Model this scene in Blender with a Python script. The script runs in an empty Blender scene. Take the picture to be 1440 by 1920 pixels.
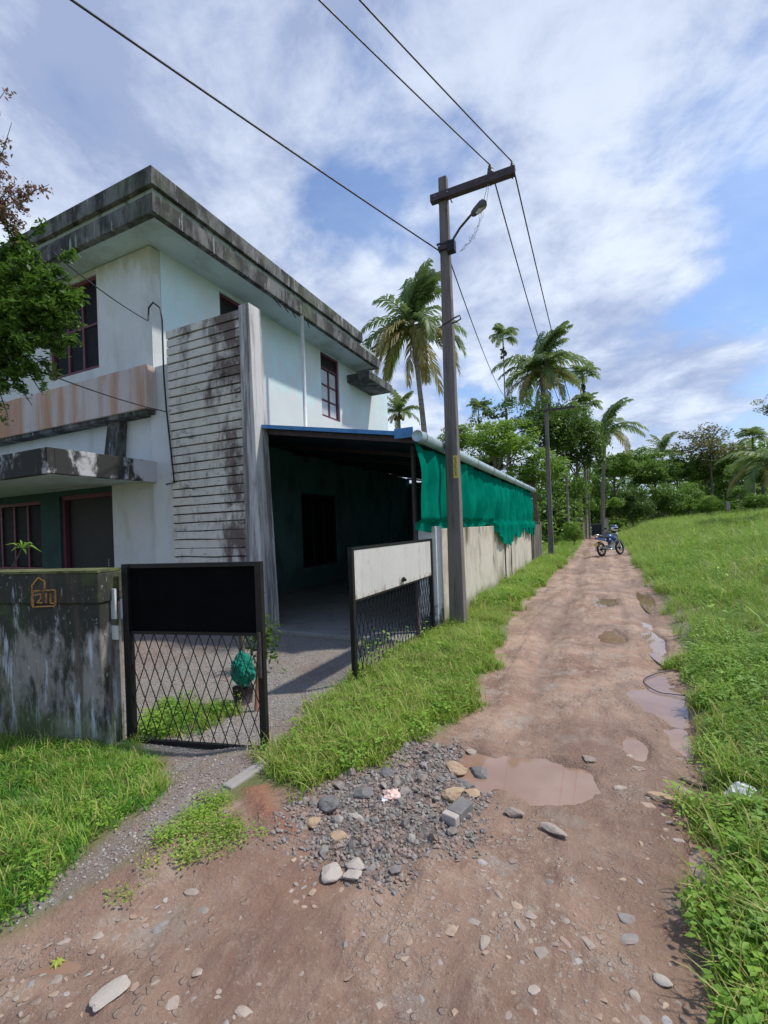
import bpy, bmesh, math, random
import numpy as np
from mathutils import Vector, Matrix, Euler
random.seed(7); rng = np.random.default_rng(7)
SC = bpy.context.scene; COL = SC.collection
R = math.radians

# ------------------------------------------------------------------ camera
F = 852.0; ROLL = R(2.0); YAW = R(25.1); EYE = 1.55
cam = bpy.data.cameras.new('camera'); camo = bpy.data.objects.new('camera', cam); COL.objects.link(camo)
cam.sensor_fit = 'HORIZONTAL'; cam.sensor_width = 36; cam.lens = 36 * F / 1440
cam.shift_y = 29 / 1440; cam.clip_start = 0.05; cam.clip_end = 3000
camo.matrix_world = (Matrix.Translation((0, 0, EYE)) @ Matrix.Rotation(YAW, 4, 'Z') @ Matrix.Rotation(R(90), 4, 'X')
                     @ Matrix.Rotation(-ROLL, 4, 'Z'))
SC.camera = camo
SC.cycles.use_denoising = True
SC.cycles.max_bounces = 6; SC.cycles.diffuse_bounces = 3; SC.cycles.glossy_bounces = 3
SC.cycles.transparent_max_bounces = 8
SC.view_settings.view_transform = 'Standard'; SC.view_settings.look = 'None'
SC.view_settings.exposure = 0.6; SC.view_settings.gamma = 1.0; SC.view_settings.use_curve_mapping = False

# ------------------------------------------------------------------ node helper
class NT:
    def __init__(s, tree): s.t = tree; s.N = tree.nodes; s.L = tree.links
    def n(s, typ, ins=None, **props):
        nd = s.N.new(typ)
        for k, v in props.items(): setattr(nd, k, v)
        for k, v in (ins or {}).items():
            sock = nd.inputs[k]
            if isinstance(v, bpy.types.NodeSocket): s.L.new(v, sock)
            elif isinstance(v, bpy.types.Node): s.L.new(v.outputs[0], sock)
            else: sock.default_value = v
        return nd
    def noise(s, vec, scale, detail=5, rough=.6, dist=0.0, **k):
        return s.n('ShaderNodeTexNoise', {'Vector': vec, 'Scale': scale, 'Detail': detail, 'Roughness': rough, 'Distortion': dist}).outputs[0]
    def rng(s, v, a, b, c=0.0, d=1.0, smooth=True):
        nd = s.n('ShaderNodeMapRange', {0: v, 1: a, 2: b, 3: c, 4: d})
        if smooth: nd.interpolation_type = 'SMOOTHSTEP'
        return nd.outputs[0]
    def mix(s, f, a, b, blend='MIX'):
        nd = s.N.new('ShaderNodeMix'); nd.data_type = 'RGBA'; nd.blend_type = blend
        for i, v in ((0, f), (6, a), (7, b)):
            if isinstance(v, bpy.types.NodeSocket): s.L.new(v, nd.inputs[i])
            elif i == 0: nd.inputs[i].default_value = v
            else: nd.inputs[i].default_value = (*v[:3], 1)
        return nd.outputs[2]
    def math(s, op, a, b=0.0, c=0.0, clamp=False):
        nd = s.n('ShaderNodeMath', {0: a, 1: b, 2: c}, operation=op); nd.use_clamp = clamp
        return nd.outputs[0]
    def scale(s, vec, sc):
        return s.n('ShaderNodeVectorMath', {0: vec, 1: sc}, operation='MULTIPLY').outputs[0]

# ------------------------------------------------------------------ world, sun
SUN_EL, SUN_AZ = R(58), R(62)      # azimuth from +Y towards +X
world = bpy.data.worlds.new('World'); SC.world = world; world.use_nodes = True
w = NT(world.node_tree); w.N.clear()
sky = w.n('ShaderNodeTexSky'); sky.sky_type = 'NISHITA'; sky.sun_disc = False
sky.sun_elevation = SUN_EL; sky.sun_rotation = SUN_AZ; sky.dust_density = 0.3; sky.air_density = 1.0; sky.ozone_density = 1.5
tc = w.n('ShaderNodeTexCoord').outputs['Generated']
sep = w.n('ShaderNodeSeparateXYZ', {0: tc}).outputs
zc = w.math('MAXIMUM', sep[2], 0.0)
inv = w.math('DIVIDE', 1.0, w.math('ADD', zc, 0.22))
flat = w.n('ShaderNodeCombineXYZ', {0: w.math('MULTIPLY', sep[0], inv), 1: w.math('MULTIPLY', sep[1], inv), 2: w.math('MULTIPLY', zc, .6)}).outputs[0]
n1 = w.noise(flat, 1.15, 8, .56, .35)
n2 = w.noise(w.scale(flat, (1, 1, 1)), 3.6, 8, .62, .2)
n3 = w.noise(w.n('ShaderNodeVectorMath', {0: flat, 1: (3.1, 1.7, 0)}, operation='ADD').outputs[0], .55, 3, .5)
cl = w.math('ADD', w.math('MULTIPLY', n1, .62), w.math('ADD', w.math('MULTIPLY', n2, .28), w.math('MULTIPLY', n3, .22)))
def blob(px, py, wdt, amt):      # a soft bank of cloud (or a clearing) around one direction of the sky
    u, v = px - 720, 989 - py
    a = (u * math.cos(ROLL) + v * math.sin(ROLL)) / F; b = (-u * math.sin(ROLL) + v * math.cos(ROLL)) / F
    d = Vector((a * math.cos(YAW) - math.sin(YAW), a * math.sin(YAW) + math.cos(YAW), b)).normalized()
    dt = w.n('ShaderNodeVectorMath', {0: tc, 1: tuple(d)}, operation='DOT_PRODUCT').outputs['Value']
    return w.math('MULTIPLY', w.rng(dt, math.cos(R(wdt)), 1.0), amt)
for bl in [(250, 230, 45, .17), (1000, 60, 30, .08), (770, 270, 15, -.20), (640, 470, 9, -.10), (1280, 350, 18, -.18), (1230, 600, 12, .20), (1100, 470, 7, .10), (1200, 150, 24, .10), (980, 560, 12, .08),
           (700, 600, 12, .05), (1050, 480, 8, .05), (1400, 480, 9, -.06)]:
    cl = w.math('ADD', cl, blob(*bl))
horizon = w.rng(sep[2], 0.40, 0.0, 0.0, 0.16)
cl = w.math('ADD', cl, horizon)
mask = w.rng(cl, .50, .68)
shade = w.rng(w.math('ADD', w.math('MULTIPLY', n2, .5), w.math('MULTIPLY', n1, .5)), .38, .64)
shade = w.math('SUBTRACT', shade, w.rng(sep[2], .42, .85, 0, .42), 0, True)
ccol = w.mix(shade, (.255, .31, .46), (.60, .66, .75))
mask = w.math('MAXIMUM', mask, .22)
STR = .13
skyc = w.n('ShaderNodeVectorMath', {0: sky.outputs[0], 1: (STR * .78, STR * .86, STR * .98)}, operation='MULTIPLY').outputs[0]
bc = w.mix(w.math('MULTIPLY', mask, .93), skyc, ccol)
bg = w.n('ShaderNodeBackground', {'Color': bc, 'Strength': 1.0})
w.n('ShaderNodeOutputWorld', {'Surface': bg})
sl = bpy.data.lights.new('sun', 'SUN'); sl.energy = 2.6; sl.angle = R(2.5); sl.color = (1, .95, .87)
so = bpy.data.objects.new('sun', sl); COL.objects.link(so)
sd = Vector((math.sin(SUN_AZ) * math.cos(SUN_EL), math.cos(SUN_AZ) * math.cos(SUN_EL), math.sin(SUN_EL)))
so.rotation_euler = sd.to_track_quat('Z', 'Y').to_euler(); so.location = (8, 4, 20)

# ------------------------------------------------------------------ placing helpers (photo measurements -> metres)
def ray(px, py):
    u, v = px - 720, 989 - py
    a = (u * math.cos(ROLL) + v * math.sin(ROLL)) / F; b = (-u * math.sin(ROLL) + v * math.cos(ROLL)) / F
    return (a * math.cos(YAW) - math.sin(YAW), a * math.sin(YAW) + math.cos(YAW), b)
def G(px, py, z=0.0):
    r = ray(px, py); t = (z - EYE) / r[2]; return (r[0] * t, r[1] * t)
def D(px, py, d):
    r = ray(px, py); return Vector((r[0] * d, r[1] * d, EYE + r[2] * d))
def PY(px, py, y):
    r = ray(px, py); t = y / r[1]; return Vector((r[0] * t, y, EYE + r[2] * t))
def PX(px, py, x):
    r = ray(px, py); t = x / r[0]; return Vector((x, r[1] * t, EYE + r[2] * t))

# ------------------------------------------------------------------ objects
ORG = {}
def tag(o, label=None, cat=None, group=None, kind=None):
    if label: o['label'] = label
    if cat: o['category'] = cat
    if group: o['group'] = group
    if kind: o['kind'] = kind
    return o
def thing(name, loc, label, cat, group=None):
    o = bpy.data.objects.new(name, None); COL.objects.link(o); o.location = loc; o.empty_display_size = .2
    ORG[o] = Vector(loc); return tag(o, label, cat, group)
class MB:
    def __init__(s): s.v = []; s.f = []; s.m = []
    def add(s, vs, fs, mi=0):
        b = len(s.v); s.v += [tuple(p) for p in vs]; s.f += [tuple(i + b for i in f) for f in fs]; s.m += [mi] * len(fs); return s
    def box(s, a, b, mi=0):
        x0, y0, z0 = [min(a[i], b[i]) for i in range(3)]; x1, y1, z1 = [max(a[i], b[i]) for i in range(3)]
        return s.add([(x0, y0, z0), (x1, y0, z0), (x1, y1, z0), (x0, y1, z0), (x0, y0, z1), (x1, y0, z1), (x1, y1, z1), (x0, y1, z1)],
                     [(0, 3, 2, 1), (4, 5, 6, 7), (0, 1, 5, 4), (1, 2, 6, 5), (2, 3, 7, 6), (3, 0, 4, 7)], mi)
    def hexa(s, p, mi=0):   # 8 points, bottom ring then top ring
        return s.add(p, [(0, 3, 2, 1), (4, 5, 6, 7), (0, 1, 5, 4), (1, 2, 6, 5), (2, 3, 7, 6), (3, 0, 4, 7)], mi)
    def bar(s, a, b, w_, h_, up=(0, 0, 1), mi=0):
        a, b = Vector(a), Vector(b); d = (b - a).normalized(); u = Vector(up)
        if abs(d.dot(u)) > .98: u = Vector((0, 1, 0))
        x = d.cross(u).normalized() * w_ / 2; z = x.cross(d).normalized() * h_ / 2
        return s.hexa([a - x - z, a + x - z, b + x - z, b - x - z, a - x + z, a + x + z, b + x + z, b - x + z], mi)
    def tube(s, pts, rad, n=8, mi=0, cap=True):
        pts = [Vector(p) for p in pts]; k = len(pts)
        if not hasattr(rad, '__len__'): rad = [rad] * k
        b = len(s.v); ref = Vector((0.13, 0.31, 1)).normalized()
        for i, p in enumerate(pts):
            d = (pts[min(i + 1, k - 1)] - pts[max(i - 1, 0)]).normalized()
            if abs(d.dot(ref)) > .97: rr = Vector((1, .2, 0)).normalized()
            else: rr = ref
            x = d.cross(rr).normalized(); y = x.cross(d)
            for j in range(n):
                a = 2 * math.pi * j / n; s.v.append(tuple(p + (x * math.cos(a) + y * math.sin(a)) * rad[i]))
        for i in range(k - 1):
            for j in range(n):
                s.f.append((b + i * n + j, b + i * n + (j + 1) % n, b + (i + 1) * n + (j + 1) % n, b + (i + 1) * n + j)); s.m.append(mi)
        if cap:
            s.f.append(tuple(b + j for j in range(n))); s.f.append(tuple(b + (k - 1) * n + j for j in reversed(range(n)))); s.m += [mi, mi]
        return s
    def torus(s, c, axis, R_, r_, n=24, k=8, mi=0):
        ax = Vector(axis).normalized(); x = ax.orthogonal().normalized(); y = ax.cross(x); b = len(s.v); c = Vector(c)
        for i in range(n):
            a = 2 * math.pi * i / n; d = x * math.cos(a) + y * math.sin(a)
            for j in range(k):
                t = 2 * math.pi * j / k; s.v.append(tuple(c + d * (R_ + r_ * math.cos(t)) + ax * r_ * math.sin(t)))
        for i in range(n):
            for j in range(k):
                s.f.append((b + i * k + j, b + ((i + 1) % n) * k + j, b + ((i + 1) % n) * k + (j + 1) % k, b + i * k + (j + 1) % k)); s.m.append(mi)
        return s
    def ball(s, c, r, n=10, k=7, rot=None, mi=0):
        c = Vector(c); r = Vector(r) if hasattr(r, '__len__') else Vector((r, r, r)); b = len(s.v)
        for i in range(k + 1):
            ph = math.pi * i / k
            for j in range(n):
                a = 2 * math.pi * j / n
                p = Vector((math.sin(ph) * math.cos(a) * r.x, math.sin(ph) * math.sin(a) * r.y, math.cos(ph) * r.z))
                if rot: p = rot @ p
                s.v.append(tuple(c + p))
        for i in range(k):
            for j in range(n):
                s.f.append((b + i * n + j, b + (i + 1) * n + j, b + (i + 1) * n + (j + 1) % n, b + i * n + (j + 1) % n)); s.m.append(mi)
        return s
    def mesh(s, name, mats, org=(0, 0, 0), smooth=False):
        me = bpy.data.meshes.new(name); o = Vector(org)
        me.from_pydata([(p[0] - o[0], p[1] - o[1], p[2] - o[2]) for p in s.v], [], s.f)
        for m in (mats if isinstance(mats, (list, tuple)) else [mats]): me.materials.append(m)
        if any(s.m): me.polygons.foreach_set('material_index', s.m)
        if smooth: me.polygons.foreach_set('use_smooth', [True] * len(me.polygons))
        me.update(); return me
    def build(s, name, mats, parent=None, smooth=False, bevel=0, label=None, origin=None):
        if parent is not None: org = ORG[parent]
        elif origin is not None: org = Vector(origin)
        else: org = sum((Vector(p) for p in s.v), Vector()) / len(s.v); org.z = min(p[2] for p in s.v)
        o = bpy.data.objects.new(name, s.mesh(name, mats, org, smooth)); COL.objects.link(o)
        if parent is not None: o.parent = parent
        else: o.location = org
        ORG[o] = org
        if bevel:
            b = o.modifiers.new('bevel', 'BEVEL'); b.width = bevel; b.segments = 2; b.limit_method = 'ANGLE'
        if label: o['label'] = label
        return o
def link_mesh(name, me, parent=None, loc=(0, 0, 0), rot=(0, 0, 0), sc=(1, 1, 1)):
    o = bpy.data.objects.new(name, me); COL.objects.link(o); o.parent = parent
    o.location = loc; o.rotation_euler = rot; o.scale = sc if hasattr(sc, '__len__') else (sc, sc, sc)
    return o

# ------------------------------------------------------------------ materials
def newmat(name):
    m = bpy.data.materials.new(name); m.use_nodes = True; m.node_tree.nodes.clear(); return m, NT(m.node_tree)
def surf(nt, col, rough=.8, bump=None, bstr=.3, bdist=.01, metal=0.0, spec=.4, extra=None):
    ins = {'Base Color': col if isinstance(col, bpy.types.NodeSocket) else (*col, 1), 'Roughness': rough, 'Metallic': metal, 'Specular IOR Level': spec}
    ins.update(extra or {})
    if bump is not None: ins['Normal'] = nt.n('ShaderNodeBump', {'Strength': bstr, 'Distance': bdist, 'Height': bump}).outputs[0]
    p = nt.n('ShaderNodeBsdfPrincipled', ins); nt.n('ShaderNodeOutputMaterial', {0: p.outputs[0]}); return p
def plain(name, col, rough=.6, var=.12, scale=6, metal=0.0, bump=.1, spec=.4):
    m, t = newmat(name); v = t.n('ShaderNodeTexCoord').outputs['Object']
    n = t.noise(v, scale, 6, .65); n2 = t.noise(v, scale * 7, 4, .6)
    f = t.rng(t.math('ADD', t.math('MULTIPLY', n, .7), t.math('MULTIPLY', n2, .3)), .3, .7)
    c = t.mix(f, tuple(x * (1 - var) for x in col), tuple(min(1, x * (1 + var)) for x in col))
    surf(t, c, t.rng(n2, .3, .7, max(.05, rough - .1), min(1, rough + .1)), n2, bump, .004, metal, spec); return m
def weather(name, base, stains, rough=.85, bstr=.25, bscale=60, zst=None):
    # stains: (colour, (sx,sy,sz), scale, lo, hi, amount, (z0,z1,add) or None)
    m, t = newmat(name); v = t.n('ShaderNodeNewGeometry').outputs['Position']
    zo = t.n('ShaderNodeSeparateXYZ', {0: v}).outputs; zz = zo[2]
    big = t.noise(v, 1.3, 5, .6); fine = t.noise(v, 26, 5, .7)
    c = t.mix(t.rng(big, .3, .7), tuple(x * .9 for x in base), base)
    c = t.mix(t.math('MULTIPLY', t.rng(fine, .35, .75), .18), c, tuple(x * .6 for x in base))
    for i, (sc_, s3, sca, lo, hi, amt, zr) in enumerate(stains):
        off = t.n('ShaderNodeVectorMath', {0: t.scale(v, s3), 1: (i * 7.3, i * 3.1, i * 1.7)}, operation='ADD').outputs[0]
        n = t.noise(off, sca, 9, .68, .15)
        if zr: n = t.math('ADD', n, t.rng(zo[zr[3]] if len(zr) > 3 else zz, zr[0], zr[1], 0, zr[2]))
        c = t.mix(t.math('MULTIPLY', t.rng(n, lo, hi), amt), c, sc_)
    b = t.noise(v, bscale, 6, .7)
    surf(t, c, rough, t.math('ADD', b, t.math('MULTIPLY', fine, 1.5)), bstr, .006, 0, .25); return m
BLK = (.028, .028, .026); GRN = (.10, .12, .06)
M = {}
M['wall'] = weather('pale turquoise lime wash', (.64, .80, .81), [((.40, .42, .36), (1, 1, .25), 2.2, .58, .80, .35, None), ((.16, .16, .13), (3, 3, .5), 2.0, .70, .85, .4, None),
                                                                ((.70, .62, .60), (1, 1, .6), 1.1, .42, .6, .5, (5.2, 4.2, .25))])
M['wall_front'] = weather('grey white lime wash', (.66, .68, .68), [((.40, .40, .24), (1.5, 1.5, .5), 1.5, .55, .78, .6, (5.9, 6.6, .25)), ((.36, .36, .30), (1.5, 1, .3), 2.0, .5, .74, .45, None), ((.12, .12, .10), (4, 4, .5), 2.2, .66, .82, .5, None)])
M['wall_shade'] = weather('dark teal wall with painted shade', (.035, .075, .072), [((.018, .03, .03), (1, 1, .5), 2.0, .45, .7, .6, None)])  # verandah wall: shade under the canopy is put into this dark colour
M['shedwall_shade'] = weather('teal wall with painted shade', (.20, .33, .34), [((.06, .09, .09), (1, 1, .5), 2.0, .45, .7, .6, (1.0, .1, .3))])  # house wall darkened to teal; the shed's shade is in the colour
M['band'] = weather('rust streaked plaster', (.58, .51, .49), [((.44, .20, .08), (1.6, 1.6, .14), 1.1, .47, .66, .8, (-7.2, -9.5, .10, 0)), ((.30, .27, .25), (3, 3, .2), 1.6, .50, .72, .6, None), ((.07, .07, .06), (5, 5, .6), 1.5, .68, .8, .6, None)])
M['fascia'] = weather('mould covered concrete', (.17, .17, .165), [(BLK, (1.2, 1.2, .5), 2.4, .38, .58, .92, None), ((.46, .48, .47), (5, 5, .5), 2.5, .57, .68, .75, None), ((.13, .17, .09), (1, 1, 1), 1.2, .5, .7, .5, None)])
M['ledge'] = weather('grey green cement drip', (.34, .40, .36), [(BLK, (2, 2, 2), 1.4, .52, .68, .8, None)])
M['soffit'] = weather('stained white soffit', (.55, .66, .68), [((.22, .22, .16), (1, 1, 1), .9, .46, .68, .5, None)])
M['course'] = weather('mouldy white washed stone', (.70, .67, .60), [((.10, .065, .055), (.9, 1, .40), 1.5, .56, .67, .9, (-6.3, -5.0, .13, 0)), ((.26, .22, .19), (4, 4, 1.5), 2.0, .5, .68, .5, None), (BLK, (1.2, 1.2, 3), 2.5, .58, .70, .8, None), ((.30, .17, .12), (1, 1, 4), 3, .62, .75, .4, None)], bstr=.5, bscale=30)
M['pillar'] = weather('streaky grey cement', (.60, .58, .57), [((.10, .095, .09), (4, 4, .25), 2.0, .42, .62, .85, None), ((.55, .52, .53), (6, 6, .4), 2.2, .58, .72, .6, None)])
M['canopy'] = weather('black moulded canopy edge', (.50, .50, .52), [(BLK, (1.4, 1.4, .8), 1.8, .56, .66, .97, (5.5, 4.7, .16, 1)), ((.14, .10, .12), (4, 4, .8), 2.0, .60, .72, .5, None)])
M['wallA'] = weather('black moulded wall plaster', (.30, .275, .265), [((.025, .028, .022), (3.2, 3.2, 1.3), 2.2, .42, .60, .95, (.75, 1.15, .3)), ((.10, .07, .06), (3.5, 3.5, .4), 2.1, .5, .64, .8, None), ((.50, .54, .62), (5, 5, .8), 2.2, .58, .68, .85, (1.05, .55, .06)), ((.46, .47, .48), (14, 14, 9), 2.2, .60, .68, .75, None), ((.10, .14, .04), (1, 1, 1), 1.8, .5, .7, .5, (.35, .0, .3))])
M['wallB'] = weather('cream plaster with rain streaks', (.62, .56, .46), [((.26, .21, .15), (1.2, 1.2, .55), 1.5, .46, .74, .8, (.9, 1.55, .08)), ((.045, .04, .03), (2.0, 2.0, .40), 1.6, .59, .70, .92, (.9, 1.55, .06)), ((.30, .27, .21), (1, 1, 1), 5, .55, .75, .5, None), ((.16, .16, .08), (1, 1, .6), 2.0, .5, .7, .6, (.4, .05, .25))])
M['pierB'] = weather('white washed pier plaster', (.72, .72, .72), [((.25, .25, .23), (3, 3, .8), 2.0, .62, .76, .6, None), ((.10, .10, .09), (2, 2, 2), 2.5, .60, .74, .9, (.6, .1, .3))])
M['wallE'] = weather('brown grey old plaster', (.30, .26, .22), [((.05, .045, .035), (4, 4, .3), 2.0, .46, .60, .85, None)])
M['concrete'] = weather('grey concrete', (.33, .31, .28), [((.14, .13, .11), (2, 2, 2), 2.0, .5, .7, .6, None)])
M['pole'] = weather('aged pole concrete', (.20, .175, .165), [((.07, .06, .06), (6, 6, .5), 2.0, .46, .66, .7, None), ((.30, .27, .25), (8, 8, .8), 2.2, .6, .75, .5, None)], bstr=.5, bscale=90)
M['steel'] = plain('rusty painted steel', (.075, .055, .06), .6, .3, 12, .3)
M['black'] = plain('black enamel', (.012, .012, .013), .45, .4, 14, .2)
M['shadesheet'] = plain('gate sheet with painted shade', (.003, .003, .0035), .9, .4, 3, 0, .1, .08); M['darkpane'] = plain('matte dark pane', (.012, .013, .014), .6, .4, 5, 0, .05, .1)  # gate sheet's shade is painted in as black; panes near black and matte
M['greysheet'] = weather('off white painted sheet', (.60, .58, .54), [((.30, .22, .16), (2, 2, 2), 2, .58, .76, .6, None), ((.24, .12, .06), (5, 5, 2), 2.2, .60, .72, .7, (1.0, .84, .16)), ((.42, .40, .36), (3, 3, .4), 2, .5, .7, .6, None)], bstr=.08)
M['maroon'] = plain('maroon window paint', (.12, .028, .045), .55, .25, 9)
M['glass'] = plain('dark window glass', (.02, .025, .028), .08, .3, 3, 0, .02, .6)
M['frost'] = plain('pale frosted pane', (.50, .52, .54), .25, .15, 5, 0, .02, .5)
M['dark'] = plain('door shade and dark marks', (.006, .004, .004), .6, .4, 5)  # door colour carries the canopy shade; also serves transom panel and plate marks
M['pvc'] = plain('grey blue pvc', (.36, .47, .50), .4, .18, 5)
M['pvcw'] = plain('white pvc', (.62, .66, .68), .45, .12, 8)
M['tarp'] = plain('dark roofing sheet', (.03, .05, .07), .6, .3, 3)
M['bluetarp'] = plain('blue sheet edge', (.06, .22, .48), .5, .3, 8)
M['wire'] = plain('wire', (.03, .03, .035), .6, .2, 8)
M['alu'] = plain('dull aluminium', (.30, .31, .33), .45, .2, 9, .6)
M['lampshell'] = plain('grey lamp shell', (.11, .10, .11), .5, .2, 9, .3)
M['yellow'] = plain('faded yellow enamel', (.68, .50, .14), .6, .15, 20)
M['orange'] = plain('orange brush paint', (.40, .20, .06), .9, .75, 40)
M['greenrag'] = plain('green shade netting', (.0, .19, .13), .8, .4, 22, 0, .6)
M['trunk'] = weather('tree bark', (.16, .13, .10), [((.06, .05, .04), (2, 2, .6), 3, .45, .65, .8, None), ((.22, .24, .16), (1, 1, .6), 2, .55, .7, .6, None)], bstr=.6)
M['palmtrunk'] = weather('ringed palm trunk', (.26, .23, .19), [((.10, .09, .075), (.6, .6, 5), 1.6, .45, .6, .7, None)], bstr=.6)
# shade net: woven, slightly see-through by light only
m, t = newmat('green shade net'); v = t.n('ShaderNodeNewGeometry').outputs['Position']
n = t.noise(v, 1.8, 5, .6); wv = t.noise(t.scale(v, (1, 1, .15)), 9, 4, .6)
c = t.mix(t.rng(n, .3, .7), (.0, .155, .105), (.004, .25, .165)); c = t.mix(t.math('MULTIPLY', t.rng(wv, .45, .75), .35), c, (.0, .11, .08))
df = t.n('ShaderNodeBsdfDiffuse', {0: c}); tl = t.n('ShaderNodeBsdfTranslucent', {0: c})
t.n('ShaderNodeOutputMaterial', {0: t.n('ShaderNodeMixShader', {0: .22, 1: df.outputs[0], 2: tl.outputs[0]}).outputs[0]}); M['net'] = m
def leafmat(name, dark, light, brown=None, hue=.5, trans=.35, scale=.6):
    m, t = newmat(name); v = t.n('ShaderNodeNewGeometry').outputs['Position']
    rnd = t.n('ShaderNodeObjectInfo').outputs['Random']; isl = t.n('ShaderNodeNewGeometry').outputs['Random Per Island']
    n = t.noise(v, scale, 5, .65)
    f = t.math('ADD', t.math('MULTIPLY', t.rng(n, .36, .64), .5), t.math('ADD', t.math('MULTIPLY', isl, .35), t.math('MULTIPLY', rnd, .25)))
    c = t.mix(f, dark, light)
    if brown: c = t.mix(t.rng(t.math('ADD', t.math('MULTIPLY', isl, .6), t.math('MULTIPLY', t.noise(v, scale * 2.3, 4), .5)), .62, .72), c, brown)
    p = t.n('ShaderNodeBsdfPrincipled', {'Base Color': c, 'Roughness': .5, 'Specular IOR Level': .35})
    tl = t.n('ShaderNodeBsdfTranslucent', {0: t.mix(.5, c, tuple(min(1, x * 1.5) for x in light))})
    t.n('ShaderNodeOutputMaterial', {0: t.n('ShaderNodeMixShader', {0: trans, 1: p.outputs[0], 2: tl.outputs[0]}).outputs[0]}); return m
M['grass'] = leafmat('fresh grass', (.09, .20, .022), (.36, .52, .07), (.44, .40, .14), scale=1.1)
M['lawn'] = leafmat('lush grass', (.06, .20, .025), (.22, .44, .06), None, scale=1.6)
M['field'] = leafmat('meadow grass', (.09, .21, .028), (.36, .52, .08), (.40, .36, .14), scale=.35)
M['herb'] = leafmat('weed leaves', (.07, .19, .022), (.30, .48, .06), None, scale=2)
M['leafD'] = leafmat('dark green foliage', (.026, .068, .012), (.11, .19, .032), None, scale=.5)
M['leafM'] = leafmat('mid green foliage', (.045, .11, .016), (.18, .30, .045), None, scale=.5)
M['leafL'] = leafmat('bright green foliage', (.06, .15, .015), (.24, .38, .05), None, scale=.6)
M['leafO'] = leafmat('olive green foliage', (.06, .08, .02), (.20, .23, .07), (.22, .13, .07), scale=.6)
M['leafN'] = leafmat('small glossy leaves', (.025, .07, .012), (.13, .24, .03), None, scale=1.5)
M['leafP'] = leafmat('young pinkish leaves', (.16, .085, .06), (.32, .16, .11), (.12, .16, .05), scale=2)
M['frond'] = leafmat('palm frond', (.06, .115, .035), (.20, .28, .08), None, scale=1.0)
M['frondy'] = leafmat('yellowed palm frond', (.14, .15, .04), (.34, .30, .10), (.22, .13, .07), scale=1.2)
M['leafY'] = leafmat('yellow green leaf', (.30, .42, .06), (.45, .50, .08), None)
def stonemat(name, a, b):
    m, t = newmat(name); v = t.n('ShaderNodeNewGeometry').outputs['Position']; rnd = t.n('ShaderNodeObjectInfo').outputs['Random']
    n = t.noise(v, 22, 6, .7); n2 = t.noise(v, 120, 4, .7)
    c = t.mix(t.math('ADD', t.math('MULTIPLY', rnd, .6), t.math('MULTIPLY', t.rng(n, .3, .7), .4)), a, b)
    c = t.mix(t.math('MULTIPLY', t.rng(t.noise(v, 14, 5, .6), .46, .62), .7), c, (.29, .19, .145))
    surf(t, c, .75, t.math('ADD', n2, n), .4, .004); return m
M['stone'] = stonemat('lane stone', (.24, .20, .17), (.42, .35, .29))
M['tanst'] = stonemat('tan lane stone', (.30, .21, .15), (.46, .35, .25))
M['rubble'] = stonemat('grey crushed stone', (.11, .10, .09), (.34, .31, .28))
M['gravel'] = stonemat('yard gravel', (.17, .155, .14), (.42, .39, .36))
M['tan'] = plain('tan laterite stone', (.42, .30, .19), .8, .25, 20, 0, .5)
M['white'] = plain('pale cement chip', (.42, .37, .32), .8, .12, 20, 0, .4)
M['greystone'] = plain('dark grey boulder', (.17, .16, .155), .7, .3, 16, 0, .6)
M['plastic'] = plain('white plastic film', (.75, .75, .75), .35, .08, 12)
M['pink'] = plain('pinkish wrapper', (.72, .50, .42), .5, .3, 12)
M['deadleaf'] = plain('dead brown leaf', (.17, .075, .035), .7, .4, 18)
# muddy water
m, t = newmat('muddy water'); v = t.n('ShaderNodeNewGeometry').outputs['Position']
c = t.mix(t.rng(t.noise(v, 2.5, 5, .6), .35, .65), (.26, .155, .105), (.31, .20, .145))
surf(t, c, .04, t.noise(v, 9, 3, .5), .04, .004, 0, .5, {'IOR': 1.333, 'Coat Weight': 0.6, 'Coat Roughness': .02}); M['water'] = m

# ------------------------------------------------------------------ noise / zones
def vnoise(x, y, s, seed=0):
    x = x / s; y = y / s; xi = np.floor(x).astype(np.int64); yi = np.floor(y).astype(np.int64); fx = x - xi; fy = y - yi
    def h(a, b):
        n = (a * 374761393 + b * 668265263 + seed * 974634777) & 0x7fffffff
        n = ((n ^ (n >> 13)) * 1274126177) & 0x7fffffff
        return ((n ^ (n >> 16)) & 0xffff) / 65535.0
    u = fx * fx * (3 - 2 * fx); vv = fy * fy * (3 - 2 * fy)
    return (h(xi, yi) * (1 - u) + h(xi + 1, yi) * u) * (1 - vv) + (h(xi, yi + 1) * (1 - u) + h(xi + 1, yi + 1) * u) * vv
def fbm(x, y, s, o=4, seed=0):
    r = 0; a = .5; tt = 0
    for i in range(o): r = r + a * vnoise(x, y, s, seed + i * 17); tt += a; a *= .5; s *= .5
    return r / tt
def sstep(v, a, b):
    q = np.clip((v - a) / (b - a), 0, 1); return q * q * (3 - 2 * q)
def polysd(x, y, P):     # signed distance, positive inside
    inside = np.zeros(x.shape, bool); dm = np.full(x.shape, 1e9); n = len(P)
    for i in range(n):
        x0, y0 = P[i]; x1, y1 = P[(i + 1) % n]; dx, dy = x1 - x0, y1 - y0
        tt = np.clip(((x - x0) * dx + (y - y0) * dy) / (dx * dx + dy * dy + 1e-12), 0, 1)
        dm = np.minimum(dm, np.hypot(x - x0 - tt * dx, y - y0 - tt * dy))
        if y1 != y0:
            c = ((y0 > y) != (y1 > y)) & (x < (x1 - x0) * (y - y0) / (y1 - y0) + x0); inside ^= c
    return np.where(inside, dm, -dm)
GP = lambda L: [G(*p) for p in L]
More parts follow.
